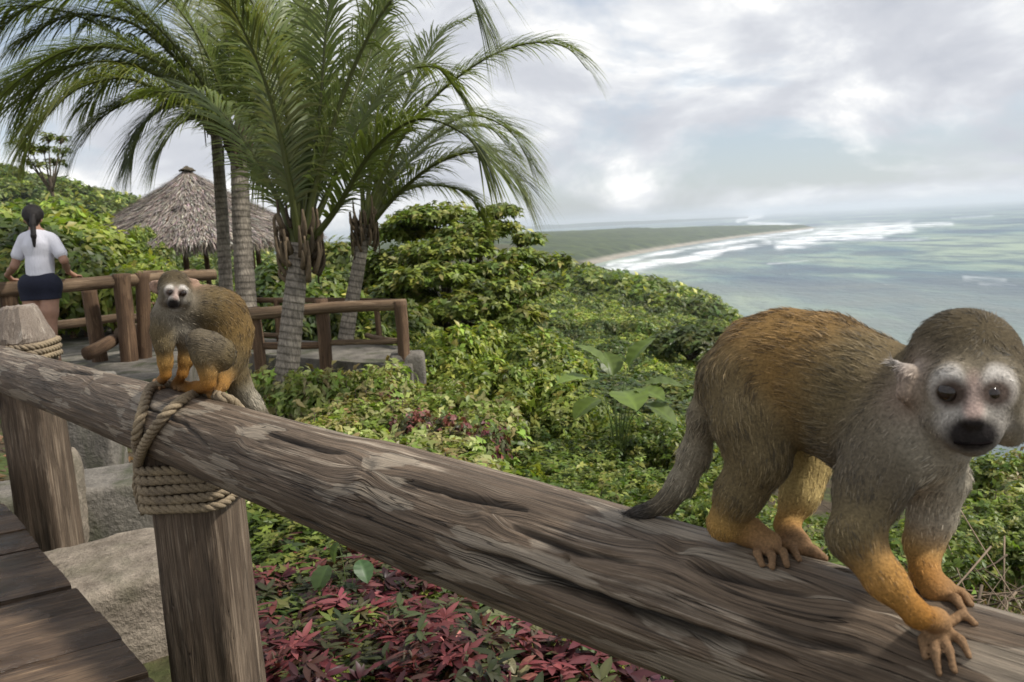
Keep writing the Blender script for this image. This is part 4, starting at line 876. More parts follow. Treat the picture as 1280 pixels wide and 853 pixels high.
def bush_proto(name, seed, rx, ry, h, n, per, ln, wd, cols, mat, lumps=7, spread=0.85, curl=0.3, rich=False, inner=None, base=0.1):
    rng = np.random.default_rng(seed); tips, dirs = bush_tips(rng, n, rx, ry, h, lumps, base); mb = MB()
    rosettes(mb, rng, tips, dirs, per, ln, wd, cols, spread, curl, rich)
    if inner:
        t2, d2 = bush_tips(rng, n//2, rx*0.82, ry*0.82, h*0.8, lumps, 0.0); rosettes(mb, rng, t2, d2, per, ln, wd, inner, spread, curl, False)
    return mb.mesh('foliage'), stems(rng, tips, 16, 0.011*max(1, h), 0.06).mesh('stem'), mat
PROTO = {}
def proto(key, *a, **k):
    PROTO[key] = bush_proto(key, *a, **k)
for i in range(3):
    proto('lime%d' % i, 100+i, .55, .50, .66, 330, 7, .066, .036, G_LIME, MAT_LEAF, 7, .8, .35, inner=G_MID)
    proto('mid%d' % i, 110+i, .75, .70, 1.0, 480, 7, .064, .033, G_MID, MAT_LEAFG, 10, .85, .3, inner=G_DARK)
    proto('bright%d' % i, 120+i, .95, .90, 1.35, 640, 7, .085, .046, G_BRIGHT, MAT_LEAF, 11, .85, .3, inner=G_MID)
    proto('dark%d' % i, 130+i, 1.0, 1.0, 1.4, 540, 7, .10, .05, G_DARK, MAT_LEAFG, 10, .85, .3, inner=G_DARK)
    proto('red%d' % i, 140+i, .42, .40, .62, 120, 9, .072, .022, REDS if i != 1 else REDG, MAT_RED, 4, .66, .35, rich=True, inner=G_DARK)
    proto('fine%d' % i, 150+i, .45, .45, .40, 900, 6, .026, .016, [(0.05, 0.075, 0.03), (0.07, 0.09, 0.04), (0.035, 0.055, 0.022)], MAT_LEAF, 8, .85, .3)
proto('redtop0', 160, .40, .36, .58, 300, 7, .060, .030, REDG, MAT_RED, 6, .82, .4, inner=G_LIME)
def plant(key, name, p, label, cat, group, sc=1.0, rz=None, szz=1.0, rng=random):
    fo, st, m = PROTO[key]; o = empty(name, tuple(p), rng.random()*6.28 if rz is None else rz); o.scale = (sc, sc, sc*szz)
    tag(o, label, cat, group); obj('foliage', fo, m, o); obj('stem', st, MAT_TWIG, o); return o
def spot(px, py, d):
    p = at(px, py, d); return p
def plant_top(key, name, px, py, d, label, cat, group, sc=1.0, h=None):
    """put a plant so that its top shows at a pixel, rooted in the ground below"""
    p = at(px, py, d); gz = float(ground_z(p[0], p[1])); hh = {'l': .68, 'm': 1.05, 'b': 1.4, 'd': 1.45, 'r': .58, 'f': .46}[key[0]]
    need = max(0.15, p[2]-gz); s_ = sc; szz = np.clip(need/(hh*s_), 0.5, 2.6)
    return plant(key, name, (p[0], p[1], gz-0.03), label, cat, group, s_, None, szz)
R3 = random.Random(5)
def patch(keys, name, n, xr, yr, dr, label, cat, group, sc=(0.85, 1.2), dline=None):
    for i in range(n):
        fx = R3.random(); fy = (i+R3.random())/n; px = xr[0]+(xr[1]-xr[0])*fx; py = yr[0]+(yr[1]-yr[0])*fy
        d = dr[0]+(dr[1]-dr[0])*(fy if dline is None else dline(fx, fy))
        kk = R3.choice(keys); kn = R3.randrange(3); tw = {'lime': 'lime', 'mid': 'mid', 'bright': 'bright', 'dark': 'dark', 'fine': '', 'red': ('burgundy', 'green-mottled', 'burgundy')[kn]}[kk]
        plant_top(kk+str(kn), name, px, py, d, label.replace('{t}', tw), cat, group, sc[0]+(sc[1]-sc[0])*R3.random())
# ---- shrubs below and beyond the log (far rows first; py is the height of each plant's top in the picture)
patch(['mid', 'bright'], 'shrub', 16, (510, 690), (385, 470), (13, 8.5), 'broad {t} green shrub growing on the slope in front of the tiered tree', 'shrub', 'shrubs on the slope below the tiered tree', (0.9, 1.25))
patch(['dark', 'mid'], 'shrub', 14, (690, 980), (425, 540), (13, 6.5), 'leafy {t} green shrub on the slope around the big-leaved plant', 'shrub', 'shrubs around the big-leaved plant', (0.8, 1.15))
patch(['mid'], 'shrub', 16, (560, 900), (490, 600), (7.0, 4.2), 'small-leaved green shrub just beyond the log, right of the red-tipped bushes', 'shrub', 'small-leaved shrubs just beyond the log', (0.55, 0.8))
patch(['lime'], 'hedge_shrub', 22, (325, 610), (455, 560), (7.0, 4.3), 'lime green variegated hedge shrub in front of the low log fence', 'shrub', 'lime hedge shrubs below the low fence', (0.85, 1.15))
patch(['mid', 'lime'], 'shrub', 12, (330, 720), (580, 650), (4.4, 3.4), 'low {t} green shrub in the shade under the log', 'shrub', 'low shrubs in the shade under the log', (0.6, 0.8))
for px, py in ((322, 448), (345, 442), (372, 446), (398, 440), (425, 444), (452, 442), (480, 446), (505, 452), (520, 458), (438, 456), (385, 460)):
    plant_top('lime%d' % R3.randrange(3), 'hedge_shrub', px, py, 6.75+0.3*R3.random(), 'lime green variegated hedge shrub in front of the low log fence', 'shrub', 'lime hedge shrubs below the low fence', 0.95)
for px, py, d in ((540, 478, 5.5), (575, 482, 5.3), (600, 492, 5.2), (515, 475, 5.8), (465, 450, 6.6)):
    plant_top('redtop0' if True else '', 'red_tipped_bush', px, py, d, 'bush with dull red leaf tips among the lime hedge shrubs', 'shrub', 'red-tipped bushes in the hedge', 0.8)
patch(['red'], 'red_shrub', 21, (345, 800), (668, 800), (3.4, 2.1), '{t} red leafed shrub growing on the bank below the log', 'shrub', 'red shrubs below the log', (0.75, 1.15))
patch(['fine'], 'ground_cover_plant', 7, (345, 470), (745, 850), (2.9, 2.1), 'small grey-green ground plant with tiny leaves under the red shrubs', 'plant', 'tiny-leaved ground plants', (0.7, 1.0))
patch(['mid'], 'shrub', 8, (350, 760), (690, 830), (3.2, 2.2), 'low green shrub pushing up between the dark red shrubs', 'shrub', 'green shrubs among the red ones', (0.32, 0.42))
# lower right bank
patch(['mid', 'lime'], 'shrub', 7, (1180, 1330), (545, 620), (6.5, 4.3), '{t} green shrub on the bank past the walking monkey, above the dead twigs', 'shrub', 'shrubs on the bank above the dead twigs', (0.55, 0.75))
patch(['mid'], 'shrub', 6, (880, 1130), (585, 680), (4.5, 3.0), 'green shrub showing between the legs of the walking monkey', 'shrub', 'shrubs beyond the walking monkey', (0.5, 0.65))
# ---- the pink rosette plant and the big green leaves
def big_leaf_plant(name, base, specs, ln, wd, mat, label, cat, stemcol=MAT_TWIG, leafname='leaf', h=0.3):
    root = tag(empty(name, tuple(base)), label, cat)
    for (tx, ty, tz, dx, dy, dz, k, col) in specs:
        mb = MB(); P = np.zeros((1, 3)); n = 15; t = np.linspace(0, 1, n); s_ = np.linspace(-1, 1, 9)
        half = (np.sin(np.clip(t, 0, 1)*math.pi)**0.75*0.5+0.02*(1-t))*wd*k; Tt, S_ = np.meshgrid(t, s_, indexing='ij')
        D = nrm(np.array([dx, dy, dz])); up = nrm(np.array([0, 0, 1.0])-D*D[2]); sd = np.cross(D, up)
        rip = 0.04*np.sin(Tt*26+np.abs(S_)*3)*np.abs(S_)
        V = D*(Tt*ln*k)[..., None]+sd*(S_*half[:, None])[..., None]-up*((Tt**2)*ln*k*0.34)[..., None]+up*((np.abs(S_)*0.22+rip)*half[:, None])[..., None]
        mid = (np.abs(S_) < 0.2)*1.0; c = np.asarray(col)*(1+0.35*mid[..., None]+0.12*np.sin(Tt*26)[..., None]*(1-mid[..., None]))
        mb.add(V.reshape(-1, 3), grid_quads(n, 9), None, c.reshape(-1, 3))
        obj(leafname, mb.mesh(leafname), mat, root, loc=(tx, ty, tz))
        mb = MB(); tube(mb, catmull([(0, 0, 0), (tx*0.4, ty*0.4, tz*0.75), (tx, ty, tz)], 10), np.linspace(0.007, 0.004, 10)*ln/0.4, 6); obj('stalk', mb.mesh('stalk'), stemcol, root)
    return root
MAT_STALK = mat_plain('green_stalk', (0.09, 0.13, 0.035), 0.5)
rg = np.random.default_rng(31)
pB = at(770, 470, 6.3); gz = float(ground_z(pB[0], pB[1])); hB = pB[2]-gz
specs = []
for px, py, ddx, ddz, k, dy in ((735, 462, -1, .35, 1.0, -.3), (758, 445, -.5, .75, 1.05, .1), (790, 440, .45, .8, 1.0, .1), (815, 470, 1, .25, 1.0, -.2), (780, 480, .15, .1, 1.1, -.9), (745, 492, -.8, -.1, .9, -.5), (815, 500, .8, -.2, .95, -.5), (765, 455, -.1, .9, .8, .5), (800, 478, .6, .15, .9, -.7)):
    q = at(px*0.8+770*0.2, py*0.8+478*0.2+10, 6.3+0.25*dy)-np.array([pB[0], pB[1], gz]); specs.append((q[0], q[1], q[2], ddx, dy, ddz, k, np.array([0.125, 0.175, 0.035])*(0.8+0.4*rg.random())))
big_leaf_plant('big_leaved_plant', (pB[0], pB[1], gz), specs, 0.30, 0.27, MAT_LEAF, 'plant with broad smooth bright green leaves rising above small-leaved shrubs', 'plant', MAT_STALK)
def rosette_plant(name, px, py, d, n, ln, wd, cols, label, tilt=0.4):
    p = at(px, py, d); gz = float(ground_z(p[0], p[1])); h = p[2]-gz; sp = []
    for i in range(n):
        a = i*2.4+rg.random()*0.4; e = 0.15+0.75*(i/n); k = 0.75+0.35*rg.random()
        dv = np.array([math.cos(a)*math.cos(e), math.sin(a)*math.cos(e), math.sin(e)]); dv = dv-FW*tilt*0.6
        sp.append((0.01*math.cos(a), 0.01*math.sin(a), h-0.05+0.05*i/n, *dv, k, np.asarray(cols[i % len(cols)])*(0.8+0.4*rg.random())))
    return big_leaf_plant(name, (p[0], p[1], gz), sp, ln, wd, MAT_RED, label, 'plant', MAT_TWIG)
rosette_plant('rosette_plant', 571, 812, 2.35, 15, 0.095, 0.034, [(0.42, 0.14, 0.135), (0.36, 0.10, 0.11), (0.46, 0.18, 0.15)], 'plant with a rosette of salmon pink narrow leaves among the dark red shrubs')
rosette_plant('rosette_plant', 645, 838, 2.2, 9, 0.07, 0.034, [(0.22, 0.20, 0.10), (0.28, 0.22, 0.13), (0.33, 0.13, 0.10)], 'small plant of pale green leaves edged pink beside the pink rosette')
pC = at(432, 705, 2.9); gz = float(ground_z(pC[0], pC[1])); hC = pC[2]-gz
big_leaf_plant('heart_leaved_plant', (pC[0], pC[1], gz), [(0.0+dx*.1, dy*.1, hC+dz*.1, dx, dy-.6, -.55, k, np.array(c)) for dx, dy, dz, k, c in ((-.5, -.5, .2, 1.0, (.06, .095, .03)), (.6, -.4, .3, .9, (.06, .115, .04)), (.1, -.3, -.6, .85, (.045, .085, .03)), (-.3, .4, .7, .8, (.10, .15, .05)), (1.0, .2, .5, .8, (.09, .13, .045)))], 0.10, 0.08, MAT_LEAF, 'plant with a few dark heart-shaped leaves between the red shrubs', 'plant', MAT_STALK)
# ---- dead twigs and grass on the right bank
def twig_pile():
    rng = np.random.default_rng(77); mb = MB(); c = at(1245, 668, 3.2); gz = float(ground_z(c[0], c[1]))
    for i in range(150):
        a = rng.random()*6.28; q = np.array([c[0]+0.42*rng.standard_normal(), c[1]+0.30*rng.standard_normal(), 0]); q[2] = float(ground_z(q[0], q[1]))+0.03+0.28*rng.random()**1.5
        L_ = 0.15+0.35*rng.random(); dv = np.array([math.cos(a), math.sin(a), 0.35*rng.standard_normal()])*L_
        tube(mb, catmull([q-dv, q+0.25*L_*rng.standard_normal(3)*np.array([1, 1, .5]), q+dv], 8), np.linspace(0.005, 0.0018, 8)*(0.6+0.9*rng.random()), 5, col=np.clip(np.array([0.17, 0.125, 0.085])*(0.4+1.1*rng.random()), 0, 1)*np.ones((8, 3)))
    tag(obj('twig_pile', mb.mesh('twig_pile'), mat_col('dead_twig', 0.9)), 'tangled heap of dead brown twigs on the grassy bank past the monkey', 'twigs', kind='stuff')
twig_pile()
def grass_bank():
    rng = np.random.default_rng(78); n = 40000; r = 1.7+rng.random(n)*4.2; a = np.radians(-14+rng.random(n)*64)
    x = r*np.sin(a); y = r*np.cos(a); u = (x+y)/math.sqrt(2)-0.67; k = u > 0.45; x, y = x[k], y[k]; n = len(x)
    P = np.stack([x, y, ground_z(x, y)-0.005], 1); D = nrm(np.stack([rng.standard_normal(n)*.7, rng.standard_normal(n)*.7, .4+rng.random(n)*.8], 1))
    mb = MB(); leaves(mb, P, D, rng.standard_normal((n, 3)), 0.05+0.09*rng.random(n), 0.008+0.006*rng.random(n), pick(rng, [(0.09, 0.12, 0.03), (0.13, 0.15, 0.045), (0.06, 0.09, 0.022), (0.20, 0.17, 0.08), (0.16, 0.12, 0.06)], n), 0.5, 0.1)
    tag(obj('grass', mb.mesh('grass'), MAT_LEAF), 'thin grass and dry blades covering the bank below the log', 'grass', kind='stuff')
grass_bank()
def litter():
    rng = np.random.default_rng(79); n = 2600; q = onz(200, 560, -1.38); x = q[0]+rng.standard_normal(n)*1.1; y = q[1]+rng.standard_normal(n)*1.3
    P = np.stack([x, y, ground_z(x, y)+0.012*rng.random(n)], 1); D = nrm(np.stack([rng.standard_normal(n), rng.standard_normal(n), .12*rng.standard_normal(n)], 1))
    mb = MB(); leaves(mb, P, D, np.tile([0, 0, 1.0], (n, 1))+0.3*rng.standard_normal((n, 3)), 0.07, 0.04, pick(rng, [(0.22, 0.12, 0.06), (0.15, 0.09, 0.05), (0.28, 0.17, 0.09), (0.09, 0.065, 0.04), (0.10, 0.12, 0.04)], n), 0.1, 0.3)
    tag(obj('fallen_leaves', mb.mesh('fallen_leaves'), MAT_LEAF), 'brown fallen leaves scattered over the ground behind the posts', 'leaves', kind='stuff')
litter()
# ================================================================ trees
def pad_tree(name, d, base_px, pads, leaf, wleaf, cols, label, seed, mat, per=8, dens=0.02, trunk_r=0.16, group=None, lpix=None, cat='tree'):
    """a tree whose limbs end in flat tiers of leaves; pads: (px, py, rx px, ry px, depth offset)"""
    rng = np.random.default_rng(seed); p0 = at(base_px[0], base_px[1], d); gz = float(ground_z(p0[0], p0[1])); base = np.array([p0[0], p0[1], gz-0.1])
    root = tag(empty(name, tuple(base)), label, cat, group); mb = MB(); br = MB(); fork = np.array([p0[0], p0[1], p0[2]])
    tube(br, catmull([base, base*0.5+fork*0.5+np.array([0.08, 0, 0]), fork], 10)-base, np.linspace(trunk_r, trunk_r*0.6, 10), 9, jit=0.03)
    for (px, py, rx, ry, dd) in pads:
        c = at(px, py, d+dd); mp = (d+dd)/FPX; RX, RZ = rx*mp, ry*mp; RY = RX*0.75
        n = max(10, int(dens*rx*ry*6/max(0.3, leaf/0.2)**2)); k = rng.standard_normal((n, 3)); k = nrm(k)*(rng.random((n, 1))**0.4); k[:, 2] = np.abs(k[:, 2])*0.9-0.25*rng.random(n)
        T_ = c+k*np.array([RX, RY, RZ])+np.array([0, 0, 0.1*RZ])*rng.standard_normal((n, 1))
        rosettes(mb, rng, T_-base, nrm(np.array([0, 0, 1.0])+0.55*k+0.3*rng.standard_normal((n, 3))), per, leaf, wleaf, cols, 0.9, 0.3, var=0.25)
        m = fork*0.45+c*0.55-np.array([0, 0, RZ*0.8]); tube(br, catmull([fork*0.9+base*0.1, m, c], 9)-base, np.linspace(trunk_r*0.45, 0.012, 9), 6, jit=0.04)
        for t in T_[rng.choice(n, min(9, n), replace=False)]: tube(br, catmull([m*0.3+c*0.7, c*0.5+t*0.5, t], 6)-base, np.linspace(0.022, 0.006, 6), 4)
    obj('crown', mb.mesh('crown'), mat, root); obj('trunk', br.mesh('trunk'), MAT_TWIG, root); return root
TG = [(0.16, 0.20, 0.036), (0.115, 0.155, 0.03), (0.20, 0.235, 0.05), (0.085, 0.115, 0.025), (0.26, 0.255, 0.075)]
pad_tree('tiered_tree', 13.5, (560, 395), [(545, 270, 62, 20, .3), (625, 263, 28, 10, 0), (505, 290, 45, 22, .6), (598, 288, 58, 18, -.2), (660, 296, 26, 9, -.4), (650, 318, 34, 10, -.8), (692, 326, 28, 10, -.6), (560, 312, 66, 22, -.6), (622, 336, 46, 14, -1.0), (500, 325, 50, 22, .2), (540, 345, 66, 22, -1.2), (620, 360, 58, 18, -1.4), (665, 358, 36, 14, -1.2), (500, 368, 50, 22, -.8), (580, 385, 66, 24, -1.7), (645, 392, 44, 18, -1.7), (470, 350, 34, 26, .4)],
         0.125, 0.062, TG, 'wide tiered tree with flat shelves of leaves beyond the low fence', 61, MAT_LEAF, 8, 0.022, 0.17)
pad_tree('slender_tree', 26, (62, 222), [(38, 186, 16, 14, 0), (22, 178, 14, 9, .4), (60, 170, 14, 12, 0), (80, 188, 15, 10, -.4), (68, 202, 16, 10, .5), (46, 206, 15, 9, 0), (78, 172, 11, 8, .3), (34, 202, 12, 8, .2), (54, 186, 14, 10, .1)], 0.15, 0.06, G_BRIGHT, 'slender tree with a sparse small crown standing on the skyline above the bushes', 62, MAT_LEAF, 6, 0.016, 0.08)
def round_tree_mesh(seed, n, leaf, cols, per=5, trunk=True):
    """a small broad tree, crown radius about 1, height about 1.7"""
    rng = np.random.default_rng(seed); mb = MB(); L_ = []
    for i in range(9):
        a = rng.random()*6.28; q = 0.7*math.sqrt(rng.random()); L_.append((q*math.cos(a), q*math.sin(a), 0.95+0.35*rng.random()*(1-q), 0.34+0.22*rng.random()))
    L_ = np.array(L_); k = rng.choice(9, n); dr = nrm(rng.standard_normal((n, 3))+np.array([0, 0, 0.45])); P = L_[k, :3]+dr*L_[k, 3][:, None]*np.array([1, 1, 0.8])*(0.75+0.3*rng.random((n, 1)))
    tone = 0.8+0.5*rng.random(9)
    rosettes(mb, rng, P, nrm(dr+np.array([0, 0, .4])), per, leaf, leaf*0.5, cols, 0.85, 0.2, var=0.22, tone=tone[k])
    cm = mb.mesh('crown'); br = MB(); tube(br, catmull([(0, 0, -0.6), (0.04, 0.02, 0.4), (0, 0, 1.0)], 6), np.linspace(0.09, 0.05, 6), 6)
    for l_ in L_[:6]: tube(br, catmull([(0, 0, 0.5), l_[:3]*np.array([.5, .5, .85]), l_[:3]], 5), np.linspace(0.045, 0.015, 5), 5)
    return cm, br.mesh('trunk')
NEARBUSH = [round_tree_mesh(200+i, 850, 0.15, c) for i, c in enumerate((G_BRIGHT, G_BRIGHT, G_MID, G_DARK))]
MIDTREE = [round_tree_mesh(210+i, 520, 0.22, c) for i, c in enumerate((G_MID, G_DARK, G_BRIGHT, G_DARK, G_MID))]
def tree(name, protos, i, p, sc, label, group, mat=MAT_LEAF, zs=1.0):
    label = label.replace('{t}', {id(NEARBUSH): ('light', 'light', 'mid', 'dark'), id(MIDTREE): ('mid', 'dark', 'light', 'dark', 'mid')}[id(protos)][i])
    o = tag(empty(name, tuple(p), R3.random()*6.28), label, 'tree', group); o.scale = (sc, sc, sc*zs)
    obj('crown', protos[i][0], mat, o); obj('trunk', protos[i][1], MAT_TWIG, o); return o
def tree_top(name, protos, i, px, py, d, sc, label, group, zs=None, mat=MAT_LEAF):
    p = at(px, py, d); gz = float(ground_z(p[0], p[1])); need = p[2]-gz; z_ = np.clip(need/(1.62*sc), 0.7, 2.2) if zs is None else zs
    return tree(name, protos, i, (p[0], p[1], p[2]-1.62*sc*z_), sc, label, group, mat, z_)
for px, py, d, sc, i in ((-15, 262, 13, 1.5, 3), (30, 270, 12.5, 1.2, 3), (85, 262, 17, 1.7, 0), (118, 285, 15, 1.2, 1), (20, 240, 19, 1.9, 2), (100, 240, 21, 1.5, 0), (165, 312, 13, .8, 0), (100, 310, 11.5, 1.0, 1), (185, 300, 18, .6, 2), (55, 300, 12, 1.1, 2), (205, 326, 14, .6, 1), (5, 310, 11, .9, 2), (-60, 290, 12, 1.5, 1), (180, 278, 20, .45, 2)):
    tree_top('leafy_tree', NEARBUSH, i, px, py, d, sc, 'bushy {t} green tree behind the log fence where the woman stands', 'bushy trees behind the log fence')
for px, py, d, sc, i in ((335, 350, 12.5, .8, 3), (365, 315, 14, 1.2, 3), (415, 330, 13, 1.1, 2), (455, 318, 15.5, 1.2, 0), (395, 362, 11.5, .8, 3), (440, 352, 12, .8, 1), (480, 372, 11, .7, 2), (340, 375, 11.5, .75, 3), (420, 290, 17, 1.2, 2), (470, 395, 10, .6, 1), (300, 345, 15, .7, 2), (250, 346, 15, .6, 1), (220, 340, 17, .6, 0), (280, 360, 13, .8, 3)):
    tree_top('leafy_tree', NEARBUSH, i, px, py, d, sc, 'dense {t} green bushy tree between the palms and the low fence', 'bushy trees behind the low fence')
for px, py, d, sc, i in ((560, 398, 9.5, .55, 0), (610, 392, 10.5, .7, 1), (655, 405, 11, .75, 0), (690, 432, 9.5, .6, 1), (535, 425, 8.5, .5, 1), (590, 440, 8.2, .5, 0), (640, 448, 8.0, .5, 1), (668, 418, 9.8, .55, 2), (850, 470, 10, .7, 2), (700, 480, 7.2, .45, 0)):
    tree_top('small_tree', NEARBUSH, i, px, py, d, sc, 'small {t} green tree rising out of the shrubs on the slope', 'small trees among the slope shrubs')
tree_top('dark_tree', NEARBUSH, 3, 862, 402, 24, 1.5, 'dark brownish tree standing out before the forested slope', None)
# ---- the forested slope, the hill, and the wood too far to count
def forest():
    rng = np.random.default_rng(90); C = []
    for k in range(16000):
        y = 16*math.exp(rng.random()*math.log(560/16)); x = (-0.06+rng.random()*0.44)*y+(-2+rng.random()*6)
        z = float(ground_z(x, y))
        if z < SEA+2: continue
        q = proj((x, y, z+3))[0]
        top = proj((x, y, z+(3.4 if y > 60 else 2.4)))[0]
        lim = 338+max(0, q[0]-700)*0.2+(80 if q[2] < 55 else 34 if q[2] < 75 else 12 if q[2] < 110 else 0)
        if not (430 < q[0] < 1000 and y > 20 and top[1] > lim): continue
        C.append((x, y, z, q[2]))
    C = np.array(C); C = C[np.argsort(C[:, 3])]; keep = []; gx = {}
    for c in C:
        s_ = 2.5 if c[3] < 90 else (3.6 if c[3] < 220 else 5.0); key = (int(c[0]//s_), int(c[1]//s_))
        if any((key[0]+a, key[1]+b) in gx and math.hypot(c[0]-gx[(key[0]+a, key[1]+b)][0], c[1]-gx[(key[0]+a, key[1]+b)][1]) < s_*0.8 for a in (-1, 0, 1) for b in (-1, 0, 1)): continue
        gx[key] = c; keep.append(c)
    B_ = []; gb = []
    for k in range(9000):
        y = 11*math.exp(rng.random()*math.log(85/11)); x = (-0.10+rng.random()*0.50)*y; z = float(ground_z(x, y)); q = proj((x, y, z+1.5))[0]
        if 520 < q[0] < 1010 and q[1] > 352+max(0, q[0]-700)*0.2: B_.append((x, y, z, q[2]))
    B_ = np.array(B_); B_ = B_[np.argsort(B_[:, 3])]
    for c in B_:
        s_ = 1.05 if c[3] < 25 else 1.5 if c[3] < 45 else 2.2
        if len(gb) < 270 and not any((c[0]-g[0])**2+(c[1]-g[1])**2 < s_*s_ for g in gb[-160:]):
            gb.append(c); sc_ = (0.62 if c[3] < 25 else 0.85 if c[3] < 45 else 1.2)*(0.8+0.45*rng.random())
            tree('scrub_bush', NEARBUSH, int(rng.choice([0, 1, 2, 2, 3, 3])), (c[0], c[1], c[2]-0.75*sc_), sc_, 'rounded {t} green scrub bush on the slope between the garden and forest', 'scrub bushes above the forest')
    print('scrub', len(gb), gb[-1][3])
    keep = [c for c in keep if c[3] > 50]
    hill = []
    for k in range(9000):
        y = 70+rng.random()*240; x = -35-rng.random()*190; z = float(ground_z(x, y)); q = proj((x, y, z+4))[0]
        if -60 < q[0] < 330 and q[1] < 345: hill.append((x, y, z, q[2]))
    hill = np.array(hill); hill = hill[np.argsort(hill[:, 3])]; hk = []; gh = {}
    for c in hill:
        key = (int(c[0]//5), int(c[1]//5))
        if key in gh: continue
        gh[key] = 1; hk.append(c)
    far = []; n1 = 0; n2 = 0
    for c in keep:
        if n1 < 275:
            n1 += 1; s_ = 1.0+0.5*rng.random()+min(1.3, c[3]/120); tree('forest_tree', NEARBUSH if c[3] < 80 else MIDTREE, int(rng.integers(4)), (c[0], c[1], c[2]-0.6), s_, 'round-crowned {t} green tree in the forest falling towards the sea', 'trees on the forested slope')
        else: far.append(c)
        if False: tree('forest_tree', NEARBUSH, int(rng.integers(4)), (c[0], c[1], c[2]-0.9), 0.9+0.4*rng.random(), 'round-crowned {t} green tree in the forest falling towards the sea', 'trees on the forested slope')
    for c in hk:
        if n2 < 110 and rng.random() < 0.3: n2 += 1; tree('hill_tree', MIDTREE, int(rng.integers(5)), (c[0], c[1], c[2]-0.6), 2.8+1.6*rng.random(), '{t} green tree on the wooded hill behind the thatched hut', 'trees on the wooded hill')
        else: far.append(c)
    print('forest', keep[min(len(keep)-1, 274)][3], len(keep), 'hill', len(hk), 'far', len(far))
    protos = [round_tree_mesh(230+i, 120, 0.30, cc, 4) for i, cc in enumerate((G_MID, G_DARK, G_MID))]
    VV = []; TT = []; CC = []; n = 0
    for me, _ in protos:
        v = np.empty(len(me.vertices)*3, np.float32); me.vertices.foreach_get('co', v); t = np.empty(len(me.loops), np.int32); me.loops.foreach_get('vertex_index', t)
        c = np.empty(len(me.vertices)*4, np.float32); me.color_attributes['Col'].data.foreach_get('color', c); VV.append(v.reshape(-1, 3)); TT.append(t.reshape(-1, 3)); CC.append(c.reshape(-1, 4)[:, :3])
    mb = MB()
    for c in far[:2400]:
        i = int(rng.integers(3)); s_ = 2.2+1.2*rng.random()+min(1.8, c[3]/150); a = rng.random()*6.28; ca, sa = math.cos(a), math.sin(a)
        v = VV[i]*s_; v = np.stack([v[:, 0]*ca-v[:, 1]*sa+c[0], v[:, 0]*sa+v[:, 1]*ca+c[1], v[:, 2]+c[2]-0.5], 1)
        mb.add(v, None, TT[i], CC[i]*(0.75+0.5*rng.random()))
    tag(obj('distant_forest', mb.mesh('distant_forest'), MAT_LEAF), 'unbroken far-off forest canopy on the slope and hill', 'forest', kind='stuff')
forest()
# ================================================================ terrace, fences, hut
def poly_on(pxs, z): return [onz(px, py, z)[:2] for px, py in pxs]
ccw = lambda p: p if sum((p[i-1][0]*p[i][1]-p[i][0]*p[i-1][1]) for i in range(len(p))) > 0 else p[::-1]
t_ = slab('path', ccw(poly_on([(-160, 500), (215, 474), (262, 430), (330, 404), (120, 396), (-200, 412)], -1.30)), -1.29, -1.9, MAT_CONC); tag(t_, kind='structure')
t_ = slab('terrace', ccw(poly_on([(300, 444), (514, 463), (520, 449), (505, 436), (300, 424)], -1.30)), -1.27, -2.2, MAT_CONC); tag(t_, kind='structure')
MAT_PEEL = mat_wood('peeled_pole', (0.42, 0.31, 0.20), (0.22, 0.145, 0.085), (0.06, 0.038, 0.024), 'grain', 0, 0.45, 0.7, 0.8, bump=0.5)
MAT_PEELD = mat_wood('dark_pole', (0.33, 0.215, 0.125), (0.165, 0.098, 0.055), (0.05, 0.03, 0.019), 'grain', 0, 0.45, 0.6, 0.85, bump=0.5)
def pole(name, A, B, r0, r1, mat, parent, seed=0, bend=0.01):
    """a peeled pole with slight bends and bumps"""
    rng = np.random.default_rng(seed+1000); A = np.asarray(A, float); B = np.asarray(B, float); o_ = np.array(parent.location) if parent is not None else 0
    L_ = np.linalg.norm(B-A); n = max(8, int(L_/0.05)); t = np.linspace(0, 1, n); P = A+(B-A)*t[:, None]
    P = P+bend*np.sin(t*math.pi*rng.uniform(1, 2.2)+rng.random()*6)[:, None]*nrm(rng.standard_normal(3))
    T, U, W = frames(P); k = 16; a = np.arange(k)*2*math.pi/k; R_ = (r0+(r1-r0)*t)[:, None]*np.ones(k)
    q = np.stack([np.repeat(t*L_*3, k), np.tile(np.cos(a)*1.5, n), np.tile(np.sin(a)*1.5, n)], 1); R_ = R_*(1+0.10*vnoise(q, 1, seed, 3).reshape(n, k))
    V = (P[:, None]+R_[..., None]*(U[:, None]*np.cos(a)[None, :, None]+W[:, None]*np.sin(a)[None, :, None])).reshape(-1, 3)
    V = np.vstack([V, P[0], P[-1]])-o_; j = np.arange(k); n0 = n*k
    Tt = np.vstack([np.stack([np.full(k, n0), (j+1) % k, j], 1), np.stack([np.full(k, n0+1), (n-1)*k+j, (n-1)*k+(j+1) % k], 1)])
    g = np.vstack([np.stack([np.repeat(t*L_, k), np.tile(a*r0, n), np.full(n*k, seed*1.7)], 1), [0, 0, 9], [1, 0, 9]])
    return obj(name, mesh_np(name, V, [grid_quads(n, k, True), Tt], True, attrs={'grain': g}), mat, parent)
def vpost(px, ytop, d, zb, rp, parent, mat, seed, lean=0.0, name='post'):
    p = at(px, ytop, d); r = rp*d/FPX; return pole(name, (p[0]+lean, p[1], zb), p, r*1.05, r, mat, parent, seed, 0.006)
fA = tag(empty('log_fence', tuple(onz(150, 462, -1.3))), 'brown log fence where the woman stands, beside the paved path', 'fence')
ra = lambda px: 7.9+(px+20)/285*1.7
RA0, RA1 = at(-60, 366, 7.75), at(268, 344, 9.6)
pole('rail', RA0, RA1, 0.078, 0.066, MAT_PEEL, fA, 1, 0.012)
